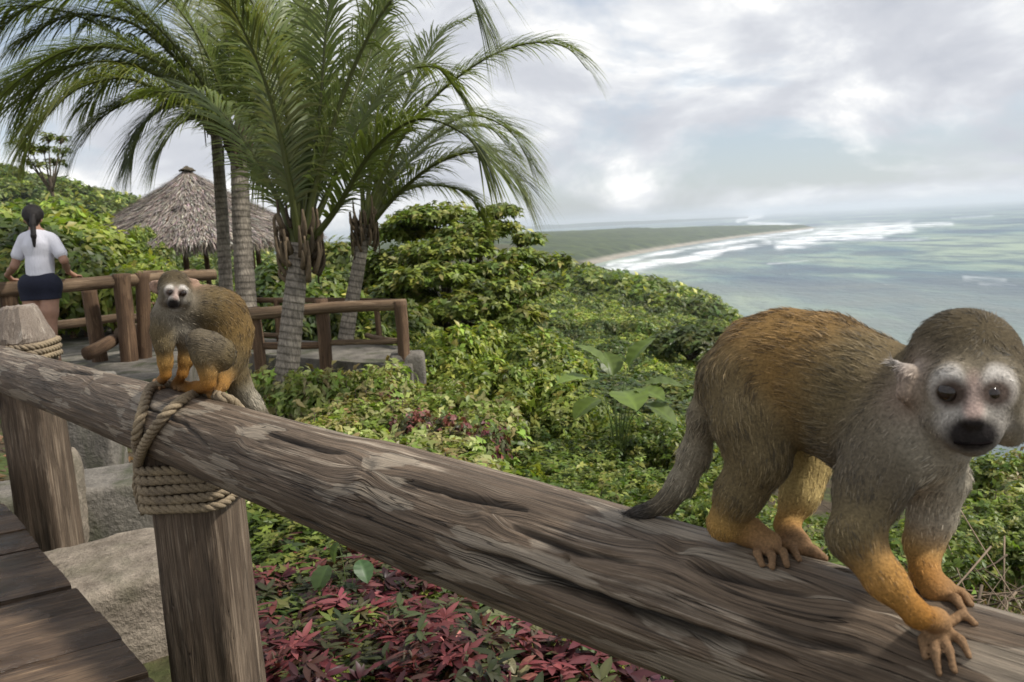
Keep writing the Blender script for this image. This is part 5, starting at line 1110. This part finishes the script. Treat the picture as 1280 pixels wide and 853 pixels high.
for i, (px, w_, ln_, dd) in enumerate(((111, 9, .02, .25), (152, 10, -.04, -.12), (178, 8.5, -.10, -.1), (8, 10, 0, .05), (238, 6.5, 0, 0), (-40, 10, 0, 0))):
    yb = 366-(px+60)*22/328; vpost(px, yb-9 if i != 0 else yb+6, ra(px)+dd, -1.42, w_, fA, MAT_PEELD, 10+i, ln_)
pole('rail', at(60, 408, 9.4), at(160, 396, 9.7), 0.055, 0.05, MAT_PEEL, fA, 21); pole('rail', at(160, 398, 9.7), at(240, 392, 10.4), 0.05, 0.05, MAT_PEEL, fA, 22)
fB = tag(empty('pole_fence', tuple(onz(150, 440, -1.35))), 'thinner pole fence running behind the brown log fence', 'fence')
pole('rail', at(40, 347, 11.2), at(205, 340, 12.2), 0.04, 0.035, MAT_PEEL, fB, 31); pole('rail', at(60, 384, 11.4), at(200, 380, 12.2), 0.035, 0.03, MAT_PEELD, fB, 32)
for i, px in enumerate((62, 82, 100, 135, 170, 198)): vpost(px, 344-(px-40)*0.03, 11.3+(px-60)*0.006, -1.5, 4.2, fB, MAT_PEELD, 40+i)
fC = tag(empty('low_fence', tuple(onz(500, 452, -1.3))), 'low log fence ending in a corner post on a concrete kerb, behind the main palm', 'fence')
pole('rail', at(296, 393, 7.75), at(507, 380, 7.62), 0.060, 0.055, MAT_PEEL, fC, 51, 0.008)
for i, (px, yt, d, rp) in enumerate(((401, 374, 7.72, 8), (500, 376, 7.6, 7.5), (318, 384, 7.8, 7))): vpost(px, yt, d, -1.42, rp, fC, MAT_PEELD, 55+i)
pole('rail', at(400, 430, 7.8), at(500, 426, 7.66), 0.028, 0.025, MAT_PEEL, fC, 61); pole('rail', at(300, 433, 7.9), at(402, 432, 7.8), 0.038, 0.036, MAT_PEELD, fC, 62)
fD = tag(empty('back_fence', tuple(onz(420, 425, -1.35))), 'far pole fence with thin rails seen through the low corner fence', 'fence')
pole('rail', at(305, 375, 9.9), at(502, 377, 9.2), 0.034, 0.03, MAT_PEELD, fD, 71); pole('rail', at(305, 418, 9.8), at(352, 419, 9.7), 0.035, 0.03, MAT_PEEL, fD, 72); pole('rail', at(458, 420, 9.3), at(500, 427, 8.6), 0.03, 0.03, MAT_PEEL, fD, 73)
for i, px in enumerate((316, 345, 470, 430)): vpost(px, 373, 9.85-(px-305)*0.003, -1.5, 3.6, fD, MAT_PEELD, 80+i)
q = onz(508, 458, -1.30)
boulder('kerb_block', (q[0], q[1]+0.12, -1.36), (0.34, 0.30, 0.36), 0.1, 33, MAT_CONC, 9, 0.02, 'squared concrete kerb block under the corner post of the low fence', 'concrete block')
lg = tag(pole('fallen_log', at(108, 442, 8.5), at(142, 426, 8.9), 0.075, 0.07, MAT_PEELD, None, 91), 'short thick log lying across the paved path by the brown fence', 'log')
lg = tag(pole('fallen_log', at(150, 418, 9.2), at(176, 412, 9.5), 0.085, 0.08, MAT_PEEL, None, 92), 'short thin log end lying between the posts of the brown fence', 'log')
# ---- the thatched hut
def hut():
    rng = np.random.default_rng(300); c = at(244, 303, 23.5); base = np.array([c[0], c[1], float(ground_z(c[0], c[1]))]); root = tag(empty('thatched_hut', tuple(base)), 'round open hut with a grey-brown thatched roof on timber posts behind the palms', 'hut')
    ez = c[2]-base[2]; apex = at(242, 211, 23.5)[2]-base[2]; RR = 3.65; H = apex-ez
    prof = lambda t: (RR*t, apex-H*(t**0.86))           # gently bellied cone, t: 0 apex .. 1 eave
    k = 64; rows = 26; V = []
    for i in range(rows):
        t = i/(rows-1); r_, z_ = prof(max(t, 0.02)); a = np.arange(k)*2*math.pi/k; hx = 1-0.035*np.abs(np.sin(a*3)); rr = r_*hx*(1+0.012*rng.standard_normal(k))
        V.append(np.stack([rr*np.cos(a), rr*np.sin(a), np.full(k, z_)+0.015*rng.standard_normal(k)], 1))
    for r_, z_ in ((RR*0.965, ez-0.14), (RR*0.86, ez-0.02)):
        a = np.arange(k)*2*math.pi/k; V.append(np.stack([r_*np.cos(a), r_*np.sin(a), np.full(k, z_)], 1))
    V = np.vstack(V); roof = obj('roof', mesh_np('roof', V, [grid_quads(rows+2, k, True)[:, ::-1]], True, np.array([0.17, 0.14, 0.115])*np.ones((len(V), 1))), mat_col('thatch_base', 0.95, 0.1, 0.5, 14, 0.8), root)
    n = 24000; t = np.sqrt(rng.random(n))*0.98+0.015; a = rng.random(n)*2*math.pi; r_ = RR*t*(1-0.035*np.abs(np.sin(a*3))); z_ = apex-H*t**0.86
    P = np.stack([r_*np.cos(a), r_*np.sin(a), z_], 1); dn = np.stack([np.cos(a)*RR, np.sin(a)*RR, -H*0.86*t**-0.14-0.1], 1); N_ = nrm(np.stack([np.cos(a)*H, np.sin(a)*H, np.full(n, RR)], 1))
    D = nrm(nrm(dn)+N_*(0.10+0.1*rng.random((n, 1)))+0.16*rng.standard_normal((n, 3))); tu = vnoise(np.stack([np.cos(a)*5, np.sin(a)*5, t*6], 1), 1, 4, 3)
    col = pick(rng, [(0.25, 0.215, 0.19), (0.31, 0.27, 0.235), (0.19, 0.16, 0.138), (0.37, 0.325, 0.28)], n, 0.22)*(1+0.5*tu)[:, None]
    mb = MB(); leaves(mb, P+N_*0.015, D, N_, 0.30+0.22*rng.random(n), 0.018+0.014*rng.random(n), np.clip(col, 0.02, 0.8), 0.05, 0.2)
    th = obj('thatch', mb.mesh('thatch'), mat_col('thatch_straw', 0.95, 0.1, 0.2, 30), roof); th['kind'] = 'stuff'
    n = 3200; a = rng.random(n)*2*math.pi; P = np.stack([RR*0.985*np.cos(a), RR*0.985*np.sin(a), ez+0.05*rng.standard_normal(n)], 1); D = nrm(np.stack([np.cos(a)*0.35, np.sin(a)*0.35, -np.ones(n)], 1)+0.22*rng.standard_normal((n, 3)))
    mb = MB(); leaves(mb, P, D, np.stack([np.cos(a), np.sin(a), 0*a], 1), 0.22+0.2*rng.random(n), 0.03, pick(rng, [(0.2, 0.165, 0.135), (0.14, 0.115, 0.092), (0.26, 0.215, 0.175)], n), 0.05, 0.2)
    fr = obj('eave_fringe', mb.mesh('eave_fringe'), bpy.data.materials['thatch_straw'], roof); fr['kind'] = 'stuff'
    mb = MB(); prof2 = [(0.01, apex+0.04), (0.06, apex+0.02), (0.16, apex-0.03), (0.24, apex-0.08), (0.20, apex-0.09)]; kk = 24; a = np.arange(kk)*2*math.pi/kk
    V = np.vstack([np.stack([r_*np.cos(a)*(1+.05*rng.standard_normal(kk)), r_*np.sin(a), np.full(kk, z_)+.02*rng.standard_normal(kk)], 1) for r_, z_ in prof2])
    obj('ridge_cap', mesh_np('ridge_cap', V, [grid_quads(5, kk, True)[:, ::-1]], True, np.array([0.10, 0.085, 0.06])*np.ones((len(V), 1))), bpy.data.materials['thatch_base'], roof)
    for i in range(8):
        a = i*math.pi/4+0.25; p = np.array([2.35*math.cos(a), 2.35*math.sin(a), 0])+base; pole('post', p-np.array([0, 0, .2]), p+np.array([0, 0, ez+0.25]), 0.085, 0.075, MAT_PEELD, root, 310+i, 0.01)
    for i in range(8):
        a0, a1 = i*math.pi/4+0.25, (i+1)*math.pi/4+0.25; A = np.array([2.35*math.cos(a0), 2.35*math.sin(a0), ez+0.05])+base; B_ = np.array([2.35*math.cos(a1), 2.35*math.sin(a1), ez+0.05])+base
        pole('beam', A, B_, 0.05, 0.05, MAT_PEELD, root, 330+i, 0.005)
    for i in range(16):
        a = i*math.pi/8+0.1; pole('rafter', base+np.array([RR*0.94*math.cos(a), RR*0.94*math.sin(a), ez-0.03]), base+np.array([0.1*math.cos(a), 0.1*math.sin(a), apex-0.2]), 0.035, 0.03, MAT_PEELD, root, 350+i, 0.01)
    for i, a in enumerate((3.3, 4.1, 4.9)):
        p = base+np.array([1.2*math.cos(a), 1.2*math.sin(a), 0])
hut()
# ================================================================ palms
def frond(px_spine, dd, Lmax, n=124, seed=0, col=(0.075, 0.115, 0.028), droop=0.55, yellow=0.25, twist=0.0, bare=0.16, lw=0.019, origin=None):
    """one feather leaf: px_spine are the picture points its midrib passes, dd their depths"""
    rng = np.random.default_rng(seed+500); C = np.array([at(px, py, d) for (px, py), d in zip(px_spine, dd)]); o_ = np.asarray(origin, float)
    S = catmull(C, 90); seg = np.concatenate([[0], np.cumsum(np.linalg.norm(np.diff(S, axis=0), axis=1))]); u = seg/seg[-1]; mb = MB()
    rad = 0.030*(1-u)**1.2+0.004; cr = np.stack([np.array([0.14, 0.155, 0.05])*(1-0.25*q)+0*q for q in u])
    tube(mb, S-o_, rad, 7, col=cr)
    T = nrm(np.gradient(S, axis=0)); tt = np.linspace(bare, 0.995, n); P = np.stack([np.interp(tt, u, S[:, i]) for i in range(3)], 1); Tt = nrm(np.stack([np.interp(tt, u, T[:, i]) for i in range(3)], 1))
    zup = np.array([0, 0, 1.0]); sd = np.cross(Tt, zup); bad = np.linalg.norm(sd, axis=1) < 0.15; sd[bad] = np.cross(Tt[bad], FW); sd = nrm(sd)
    for i in range(1, n):
        if sd[i]@sd[i-1] < 0: sd[i] = -sd[i]
    upv = np.cross(sd, Tt); ct, st = math.cos(twist), math.sin(twist); sd, upv = sd*ct+upv*st, upv*ct-sd*st
    prof = np.interp((tt-bare)/(1-bare), [0, .08, .35, .7, .9, 1], [.35, .65, 1, .88, .66, .4])
    rows = 6
    for sg in (-1, 1):
        ang = np.radians(58-38*tt+5*rng.standard_normal(n)); D = sd*sg*np.sin(ang)[:, None]+Tt*np.cos(ang)[:, None]+upv*(0.28-0.1*tt)[:, None]; D = nrm(D+0.05*rng.standard_normal((n, 3)))
        L_ = 1.38*Lmax*prof*(0.85+0.25*rng.random(n)); dr = droop*(0.75+0.6*rng.random(n)); Ws = nrm(np.cross(D, upv)); V = []
        wv = np.array([0.45, 1.0, 1.05, 0.85, 0.5, 0.05])*lw
        for j in range(rows):
            q = j/(rows-1); c_ = P+D*(L_*q*(1-0.18*dr*q))[:, None]-zup*(L_*dr*q**2.1)[:, None]; fold = upv*(0.35*wv[j])
            V += [c_-Ws*wv[j]*0.5+fold, c_+Ws*wv[j]*0.5+fold]
        V = np.stack(V, 1).reshape(-1, 3)-o_; b = np.arange(n)[:, None]*rows*2
        Q = np.concatenate([b+np.array([[2*j, 2*j+1, 2*j+3, 2*j+2]]) for j in range(rows-1)])
        g = np.asarray(col)*(0.7+0.6*rng.random((n, 1))); yl = np.array([0.20, 0.19, 0.06]); w_ = np.clip(yellow*rng.random((n, 1))*1.4, 0, 1)
        c0 = g*(1-w_)+yl*w_; qq = np.repeat(np.linspace(0, 1, rows), 2)[None, :, None]; cc = c0[:, None, :]*(1.08-0.1*qq)+np.array([0.06, 0.05, 0.012])*(qq**4)
        mb.add(V, Q, None, cc.reshape(-1, 3))
    return mb.mesh('frond')
b_ = NB('palm_bark'); co = b_.coord('Object'); n1 = b_.noise(co, 9, 6, 0.65); n2 = b_.noise(b_.map(co, (1, 1, 0.25)), 60, 4, 0.6)
cB = b_.mix(0.55, b_.attr('Col'), b_.ramp(n1, [(0.3, 0.12), (0.7, 0.85)]), 'OVERLAY'); cB = b_.mix(b_.ramp(n2, [(0.4, 0.5), (0.6, 0.0)]), cB, (0.05, 0.042, 0.035))
MAT_BARK = b_.done(b_.pbsdf(cB, 0.92, b_.bump(b_.math('ADD', n1, n2), 0.7, 0.012), 0.2))
def palm_trunk(pts, dd, r, seed, ring=0.07, origin=None, swell=0.35):
    rng = np.random.default_rng(seed); C = np.array([at(px, py, d) for (px, py), d in zip(pts, dd)]); P = catmull(C, 200); s = np.concatenate([[0], np.cumsum(np.linalg.norm(np.diff(P, axis=0), axis=1))])
    k = 26; T, U, W = frames(P); a = np.arange(k)*2*math.pi/k; ph = s[:, None]/ring+0.10*np.sin(a+seed)[None, :]+0.25*vnoise(np.stack([s*3, 0*s, 0*s], 1), 1, seed, 2)[:, None]
    saw = ph-np.floor(ph); R_ = (np.interp(s/s[-1], [0, .08, .3, 1], [r*(1+swell), r*1.1, r, r*0.82]))[:, None]*(1+0.05*(1-saw)**2+0.012*rng.standard_normal((len(s), k)))
    V = (P[:, None]+R_[..., None]*(U[:, None]*np.cos(a)[None, :, None]+W[:, None]*np.sin(a)[None, :, None])).reshape(-1, 3)-np.asarray(origin)
    gap = np.exp(-((saw-0.97)/0.09)**2)+np.exp(-((saw+0.03)/0.09)**2); c = np.array([0.30, 0.26, 0.21])*(1-0.62*gap[..., None])*(0.85+0.3*(np.floor(ph)[..., None]*0.37 % 1))
    return mesh_np('trunk', V, [grid_quads(len(s), k, True)], True, c.reshape(-1, 3))
def palm(name, label, base, trunk_pts, tdd, r, fronds, seed, husk=None, ring=0.07, col=(0.118, 0.16, 0.04), droop=0.45, swell=0.35):
    root = tag(empty(name, tuple(base)), label, 'palm tree')
    obj('trunk', palm_trunk(trunk_pts, tdd, r, seed, ring, base, swell), MAT_BARK, root)
    for i, f in enumerate(fronds):
        sp, dd = f[0], f[1]; kw = dict(f[2]) if len(f) > 2 else {}
        kw.setdefault('col', np.asarray(col)*(0.8+0.4*R3.random())); kw.setdefault('droop', droop*(0.85+0.3*R3.random()))
        obj('frond', frond(sp, dd, kw.pop('L', 0.62), seed=seed*40+i, origin=base, **kw), MAT_PALM, root)
    if husk:
        mb = MB(); rng = np.random.default_rng(seed+9); cp = at(*husk[:3]); rr = husk[3]
        for i in range(60):
            a = rng.random()*6.28; z_ = -rr*1.6+rng.random()*rr*3.2; p = cp+np.array([math.cos(a)*rr*0.85, math.sin(a)*rr*0.85, z_]); q = p+np.array([math.cos(a)*rr*0.45, math.sin(a)*rr*0.45, 0.12+0.2*rng.random()]); m = (p+q)/2+np.array([math.cos(a), math.sin(a), 0])*rr*0.2
            if rng.random() < 0.12: q = p+np.array([math.cos(a)*rr*0.5, math.sin(a)*rr*0.5, -0.1-0.12*rng.random()])
            tube(mb, catmull([p, m, q], 6)-np.asarray(base), np.linspace(0.028, 0.008, 6)*rr/0.15, 5, col=np.array([0.12, 0.088, 0.055])*(0.5+0.9*rng.random())*np.ones((6, 3)))
        obj('leaf_sheath', mb.mesh('leaf_sheath'), mat_col('fibre_'+name+str(seed), 0.95), root)
    return root
bm = at(352, 512, 6.9)
palm('coconut_palm', 'nearest coconut palm with a short thick ringed trunk rising from the hedge', bm, [(350, 520), (358, 470), (365, 400), (371, 345), (376, 305)], [6.9, 6.9, 6.9, 6.9, 6.9], 0.10, [
    ([(378, 310), (390, 236), (402, 120), (410, 20), (430, -90)], [6.9, 6.9, 7.0, 7.1, 7.3]),
    ([(380, 308), (398, 215), (440, 90), (490, 0), (560, -50), (600, 20)], [6.9, 6.8, 6.7, 6.6, 6.6, 6.6], {'L': .75}),
    ([(376, 308), (372, 220), (355, 110), (330, 10), (290, -80)], [6.9, 6.9, 7.0, 7.1, 7.2]),
    ([(374, 310), (362, 230), (340, 130), (310, 50), (275, -5), (225, -10)], [6.9, 6.7, 6.5, 6.3, 6.1, 6.0], {'yellow': .5, 'col': (0.12, 0.155, 0.06)}),
    ([(380, 310), (415, 230), (455, 150), (500, 95), (545, 85), (575, 120)], [6.9, 7.0, 7.2, 7.4, 7.6, 7.7]),
    ([(381, 312), (420, 262), (465, 190), (520, 150), (575, 165), (610, 205)], [6.9, 6.7, 6.5, 6.3, 6.2, 6.1]),
    ([(372, 312), (345, 245), (300, 170), (250, 120), (190, 115)], [6.9, 7.1, 7.3, 7.5, 7.7]),
    ([(374, 310), (368, 200), (345, 80), (300, -20), (230, -50)], [6.9, 6.8, 6.8, 6.8, 6.8], {'L': .7}),
    ([(377, 308), (384, 200), (384, 90), (375, -20)], [6.9, 7.2, 7.5, 7.9]), ([(379, 308), (400, 230), (440, 130), (470, 40), (480, -60)], [6.9, 7.2, 7.6, 8.0, 8.3])], 1, (376, 318, 6.9, 0.15), 0.062)
b2 = at(432, 425, 9.2)
palm('coconut_palm', 'slim leaning coconut palm whose longest frond arches out over the sea', b2, [(430, 440), (436, 400), (446, 345), (452, 310), (456, 282)], [9.2]*5, 0.084, [
    ([(456, 288), (476, 225), (505, 168), (550, 115), (610, 72), (665, 54), (708, 60), (735, 88)], [9.2, 9.1, 9.0, 8.9, 8.8, 8.8, 8.8, 8.8], {'L': .62, 'n': 124, 'droop': .38}),
    ([(457, 287), (482, 232), (525, 180), (585, 145), (635, 162), (660, 200)], [9.2, 9.3, 9.5, 9.6, 9.7, 9.7], {'L': .72}),
    ([(458, 288), (495, 245), (545, 205), (600, 190), (635, 212), (652, 242)], [9.2, 9.0, 8.8, 8.7, 8.6, 8.6], {'L': .7}),
    ([(455, 288), (450, 215), (430, 140), (390, 95), (345, 110)], [9.2, 9.3, 9.5, 9.7, 9.8], {'L': .7}),
    ([(456, 287), (466, 190), (475, 100), (465, 20)], [9.2, 9.3, 9.5, 9.8], {'L': .7}),
    ([(456, 287), (480, 195), (515, 110), (545, 50), (590, 20)], [9.2, 9.4, 9.7, 10, 10.2], {'L': .75}),
    ([(457, 288), (500, 215), (560, 165), (610, 160), (640, 190)], [9.2, 9.7, 10.2, 10.5, 10.6], {'L': .7}),
    ([(457, 290), (486, 250), (530, 232), (580, 240), (600, 268)], [9.2, 9.5, 9.8, 10, 10.1], {'L': .55})], 2, (456, 295, 9.2, 0.12), 0.07, droop=0.38)
b3 = at(310, 440, 9.6)
palm('coconut_palm', 'tall coconut palm with the thicker of two straight trunks before the hut', b3, [(312, 452), (308, 380), (303, 300), (300, 230), (298, 178)], [9.6]*5, 0.118, [
    ([(298, 185), (245, 112), (170, 66), (90, 62), (25, 100), (-10, 135)], [9.6, 9.3, 9.0, 8.8, 8.7, 8.6], {'L': .8}),
    ([(298, 186), (240, 140), (165, 100), (100, 110), (55, 150), (40, 172)], [9.6, 9.2, 8.8, 8.5, 8.4, 8.4], {'L': .75, 'yellow': .6}),
    ([(298, 184), (215, 95), (110, 25), (10, 8), (-60, 40)], [9.6, 9.7, 9.9, 10, 10.1], {'L': .8}),
    ([(298, 186), (260, 150), (225, 155), (200, 190)], [9.6, 9.3, 9.1, 9.0], {'L': .6}), ([(300, 184), (320, 110), (350, 50), (390, 20)], [9.6, 9.4, 9.2, 9.1], {'L': .7}),
    ([(299, 184), (290, 90), (270, 0), (240, -70)], [9.6, 9.8, 10, 10.3], {'L': .7}), ([(300, 186), (335, 140), (370, 130), (395, 165)], [9.6, 9.9, 10.2, 10.4], {'L': .65}),
    ([(298, 184), (230, 70), (140, -10), (50, -30)], [9.6, 9.3, 9.0, 8.8], {'L': .8}), ([(298, 184), (255, 60), (190, -30)], [9.6, 9.4, 9.2], {'L': .8}), ([(299, 184), (310, 60), (340, -40)], [9.6, 9.6, 9.6], {'L': .8}), ([(298, 185), (235, 120), (160, 80), (85, 85), (30, 125)], [9.6, 9.5, 9.4, 9.3, 9.3], {'L': .85}), ([(298, 186), (250, 135), (190, 120), (130, 145), (100, 185)], [9.6, 9.4, 9.1, 8.9, 8.8], {'L': .7}), ([(298, 186), (265, 120), (210, 80), (150, 90), (110, 130)], [9.6, 9.9, 10.3, 10.5, 10.6], {'L': .75})], 3, (298, 192, 9.6, 0.13), 0.08, swell=0.1)
b4 = at(283, 400, 10.6)
palm('coconut_palm', 'coconut palm with the thinner pale trunk before the hut roof', b4, [(285, 410), (281, 330), (277, 260), (272, 190), (268, 140)], [10.6]*5, 0.085, [
    ([(268, 148), (225, 80), (165, 30), (90, 20), (30, 50)], [10.6, 10.3, 10, 9.8, 9.7], {'L': .8}), ([(268, 148), (230, 125), (185, 150), (165, 195)], [10.6, 10.3, 10, 9.9], {'L': .65}),
    ([(268, 148), (250, 60), (215, -20), (170, -60)], [10.6, 10.8, 11, 11.2], {'L': .8}), ([(269, 148), (300, 70), (345, 20), (390, 30)], [10.6, 10.4, 10.2, 10], {'L': .75}),
    ([(268, 150), (215, 100), (140, 80), (70, 105), (30, 160)], [10.6, 10.9, 11.3, 11.5, 11.6], {'L': .8}), ([(269, 150), (280, 60), (300, -20)], [10.6, 10.9, 11.2], {'L': .75}),
    ([(269, 150), (300, 130), (325, 160), (335, 205)], [10.6, 10.4, 10.3, 10.2], {'L': .6}), ([(268, 148), (215, 60), (140, 0), (60, 0), (-10, 40)], [10.6, 10.4, 10.2, 10.1, 10.0], {'L': .85}), ([(268, 148), (225, 100), (160, 60), (80, 70), (10, 110), (-20, 160)], [10.6, 10.2, 9.9, 9.7, 9.6, 9.5], {'L': .85}), ([(268, 148), (200, 50), (120, -10), (40, -20)], [10.6, 10.2, 9.8, 9.6], {'L': .8})], 4, (268, 156, 10.6, 0.11), 0.08, swell=0.1)
# ================================================================ the woman at the fence
def woman():
    X = px_prim; d = 7.72; SKIN = (0.36, 0.20, 0.135); B = Body(); f = float(FPX/d)
    zf = -1.29; hipc = at(51, 366, d); base = np.array([hipc[0], hipc[1], zf]); root = tag(empty('person', tuple(base)), 'woman in white t-shirt and navy shorts standing with hands on the fence', 'person')
    def foot(px, dy): q = at(px, 400, d); return np.array([q[0], q[1]+dy, zf])
    for px, sgn in ((42, -1), (61, 1)):
        ft = foot(px+3*sgn, 0.02); kn = at(px+2, 413, d); hp = at(px-1+2*sgn, 366, d)
        B.chain([(hp, .088), (kn*0.5+hp*0.5+np.array([0, -.01, 0]), .078), (kn, .056), (kn*0.55+(ft+np.array([0, 0, .08]))*0.45+np.array([0, -.02, 0]), .054), (ft+np.array([0, 0, .085]), .034), (ft+np.array([0, -.03, .05]), .036), (ft+np.array([.01*sgn, .13, .028]), .028)], SKIN, 0, .03)
    pel = at(51, 360, d); B.add(pel-RT*.075, pel+RT*.075, .105, .105, SKIN, 0, .05)
    B.chain([(at(51, 356, d), .115), (at(50, 332, d), .098), (at(49, 308, d), .118), (at(47, 296, d), .092)], SKIN, 0, .05)
    B.add(at(33, 297, d), at(62, 297, d), .052, .052, SKIN, 0, .03); B.chain([(at(45, 296, d), .055), (at(43, 282, d-.01), .046)], SKIN, 0, .03)
    B.add(at(41, 271, d), at(41, 274, d+.04), .082, .074, SKIN, 0, .02); B.add(at(41, 280, d+.06), at(41, 281, d+.05), .045, .04, SKIN, 0, .02); B.add(at(41, 275, d+.11), at(41, 277, d+.115), .013, .014, SKIN, 0, .012)
    for sx in (-1, 1): B.add(at(41+sx*10, 274, d), at(41+sx*10.5, 277, d), .014, .011, SKIN, 0, .006)
    hands = []
    for side, sh, el, wr, hd in ((-1, (28, 301), (18, 333), (14.5, 357), (16, 364)), (1, (68, 301), (80, 326), (91, 347), (95, 353))):
        dh = 7.98 if side < 0 else 8.22
        pr_ = RA0+(RA1-RA0)*((hd[0]+60)/328); top = pr_+np.array([0, 0, .082]); k_ = at(hd[0], hd[1], float(top@FW)); hpnt = np.array([k_[0], top[1]-.01, top[2]+.012])
        w_ = hpnt+np.array([-.02*side, -.09, .05]); e_ = at(el[0], el[1], d-.02)
        B.chain([(at(*sh, d), .044), (e_*.5+at(*sh, d)*.5, .044), (e_, .037), (w_*.5+e_*.5, .034), (w_, .024), (hpnt, .024)], SKIN, 0, .02)
        for j in range(4):
            o_ = RT*(j-1.5)*.019*side; B.chain([(hpnt+o_+np.array([0, .03, 0]), .0105), (hpnt+o_*1.1+np.array([0, .075-.006*abs(j-1.2), -.006]), .0095), (hpnt+o_*1.15+np.array([0, .105-.01*abs(j-1.2), -.035]), .008)], SKIN, 0, .004)
        B.chain([(hpnt-RT*.022*side, .012), (hpnt-RT*.05*side+np.array([0, .03, -.01]), .010), (hpnt-RT*.052*side+np.array([0, .055, -.03]), .0085)], SKIN, 0, .006)
    def add(name, Bx, vox, mat, cuts=(), infl=0.0, smooth=2):
        V, Q = Bx.mesh(vox, cuts, infl); V = relax(V, Q, smooth, .4); c, _, _ = Bx.paint(V, .01); return obj(name, mesh_np(name, V-base, [Q], True, c), mat, root)
    add('body', B, .0085, mat_col('skin_tone', .55, .35, .1, 20))
    S = Body(); W_ = (0.72, 0.71, 0.76)
    S.chain([(at(51, 352, d), .128), (at(50, 332, d), .113), (at(49, 308, d), .132), (at(47, 297, d), .098)], W_, 0, .05); S.add(at(33, 298, d), at(62, 298, d), .062, .062, W_, 0, .04)
    for sh, el in (((30, 301), (22.5, 319)), ((66, 301), (75.5, 317))): S.add(at(*sh, d), at(*el, d-.01), .062, .062, W_, 0, .02)
    S.add(at(47, 294, d), at(45, 289, d), .075, .062, W_, 0, .03)
    bF = NB('white_cotton'); nF = bF.noise(bF.map(bF.coord('Object'), (1, 1, .4)), 9, 4, .6, .6); mS = bF.done(bF.pbsdf((0.70, 0.69, 0.75), .9, bF.bump(nF, .7, .03), .15))
    add('t_shirt', S, .009, mS, [(at(50, 344.5, d), -np.array([0, 0, 1.0])), (at(45, 289, d), np.array([0, .25, 1.0]))])
    H = Body(); K = (0.012, 0.014, 0.028)
    H.add(pel-RT*.085+np.array([0, 0, .03]), pel+RT*.085+np.array([0, 0, .03]), .118, .118, K, 0, .05); H.add(at(50, 345, d), at(51, 355, d), .112, .122, K, 0, .05)
    for px, sgn in ((42, -1), (61, 1)): H.add(at(px-1+2*sgn, 362, d), at(px+1.2*sgn, 382, d), .105, .098, K, 0, .03)
    H.add(at(50, 366, d), at(51, 374, d), .09, .085, K, 0, .04)
    add('shorts', H, .009, mat_plain('navy_cloth', (0.014, 0.016, 0.032), .85, .3, 60, .3), [(at(50, 342, d), np.array([0, 0, 1.0])), (at(50, 375, d), -np.array([0, 0, 1.0]))])
    R_ = Body(); K = (0.012, 0.010, 0.009); R_.add(at(41, 268, d-.005), at(41, 270, d+.03), .096, .088, K, 0, .03); R_.add(at(41, 274, d-.045), at(41, 279, d-.04), .062, .05, K, 0, .03)
    R_.chain([(at(41, 270, d-.09), .030), (at(41, 280, d-.125), .026), (at(42, 295, d-.15), .024), (at(43, 308, d-.15), .012)], K, 0, .015)
    bH = NB('black_hair'); nH = bH.noise(bH.map(bH.coord('Object'), (1, 1, .12)), 160, 3, .6); add('hair', R_, .007, bH.done(bH.pbsdf((0.014, 0.011, 0.010), .5, bH.bump(nH, .8, .01), .25)), smooth=1)
woman()
# ================================================================ the damp sea air
def haze():
    lo, hi = np.array([-24000, -900, -66.0]), np.array([42000, 44000, 52.0]); mb = MB(); box(mb, lo, hi)
    b = NB('sea_haze'); v = b.n('VolumePrincipled'); v.inputs['Color'].default_value = (0.86, 0.90, 0.96, 1); v.inputs['Density'].default_value = HAZE; v.inputs['Anisotropy'].default_value = 0.25
    b.l(v.outputs[0], b.out.inputs['Volume']); tag(obj('haze', mb.mesh('haze', False), b.m), 'pale damp haze over the sea and land', 'haze', kind='stuff')
HAZE = 1.6e-4
haze()
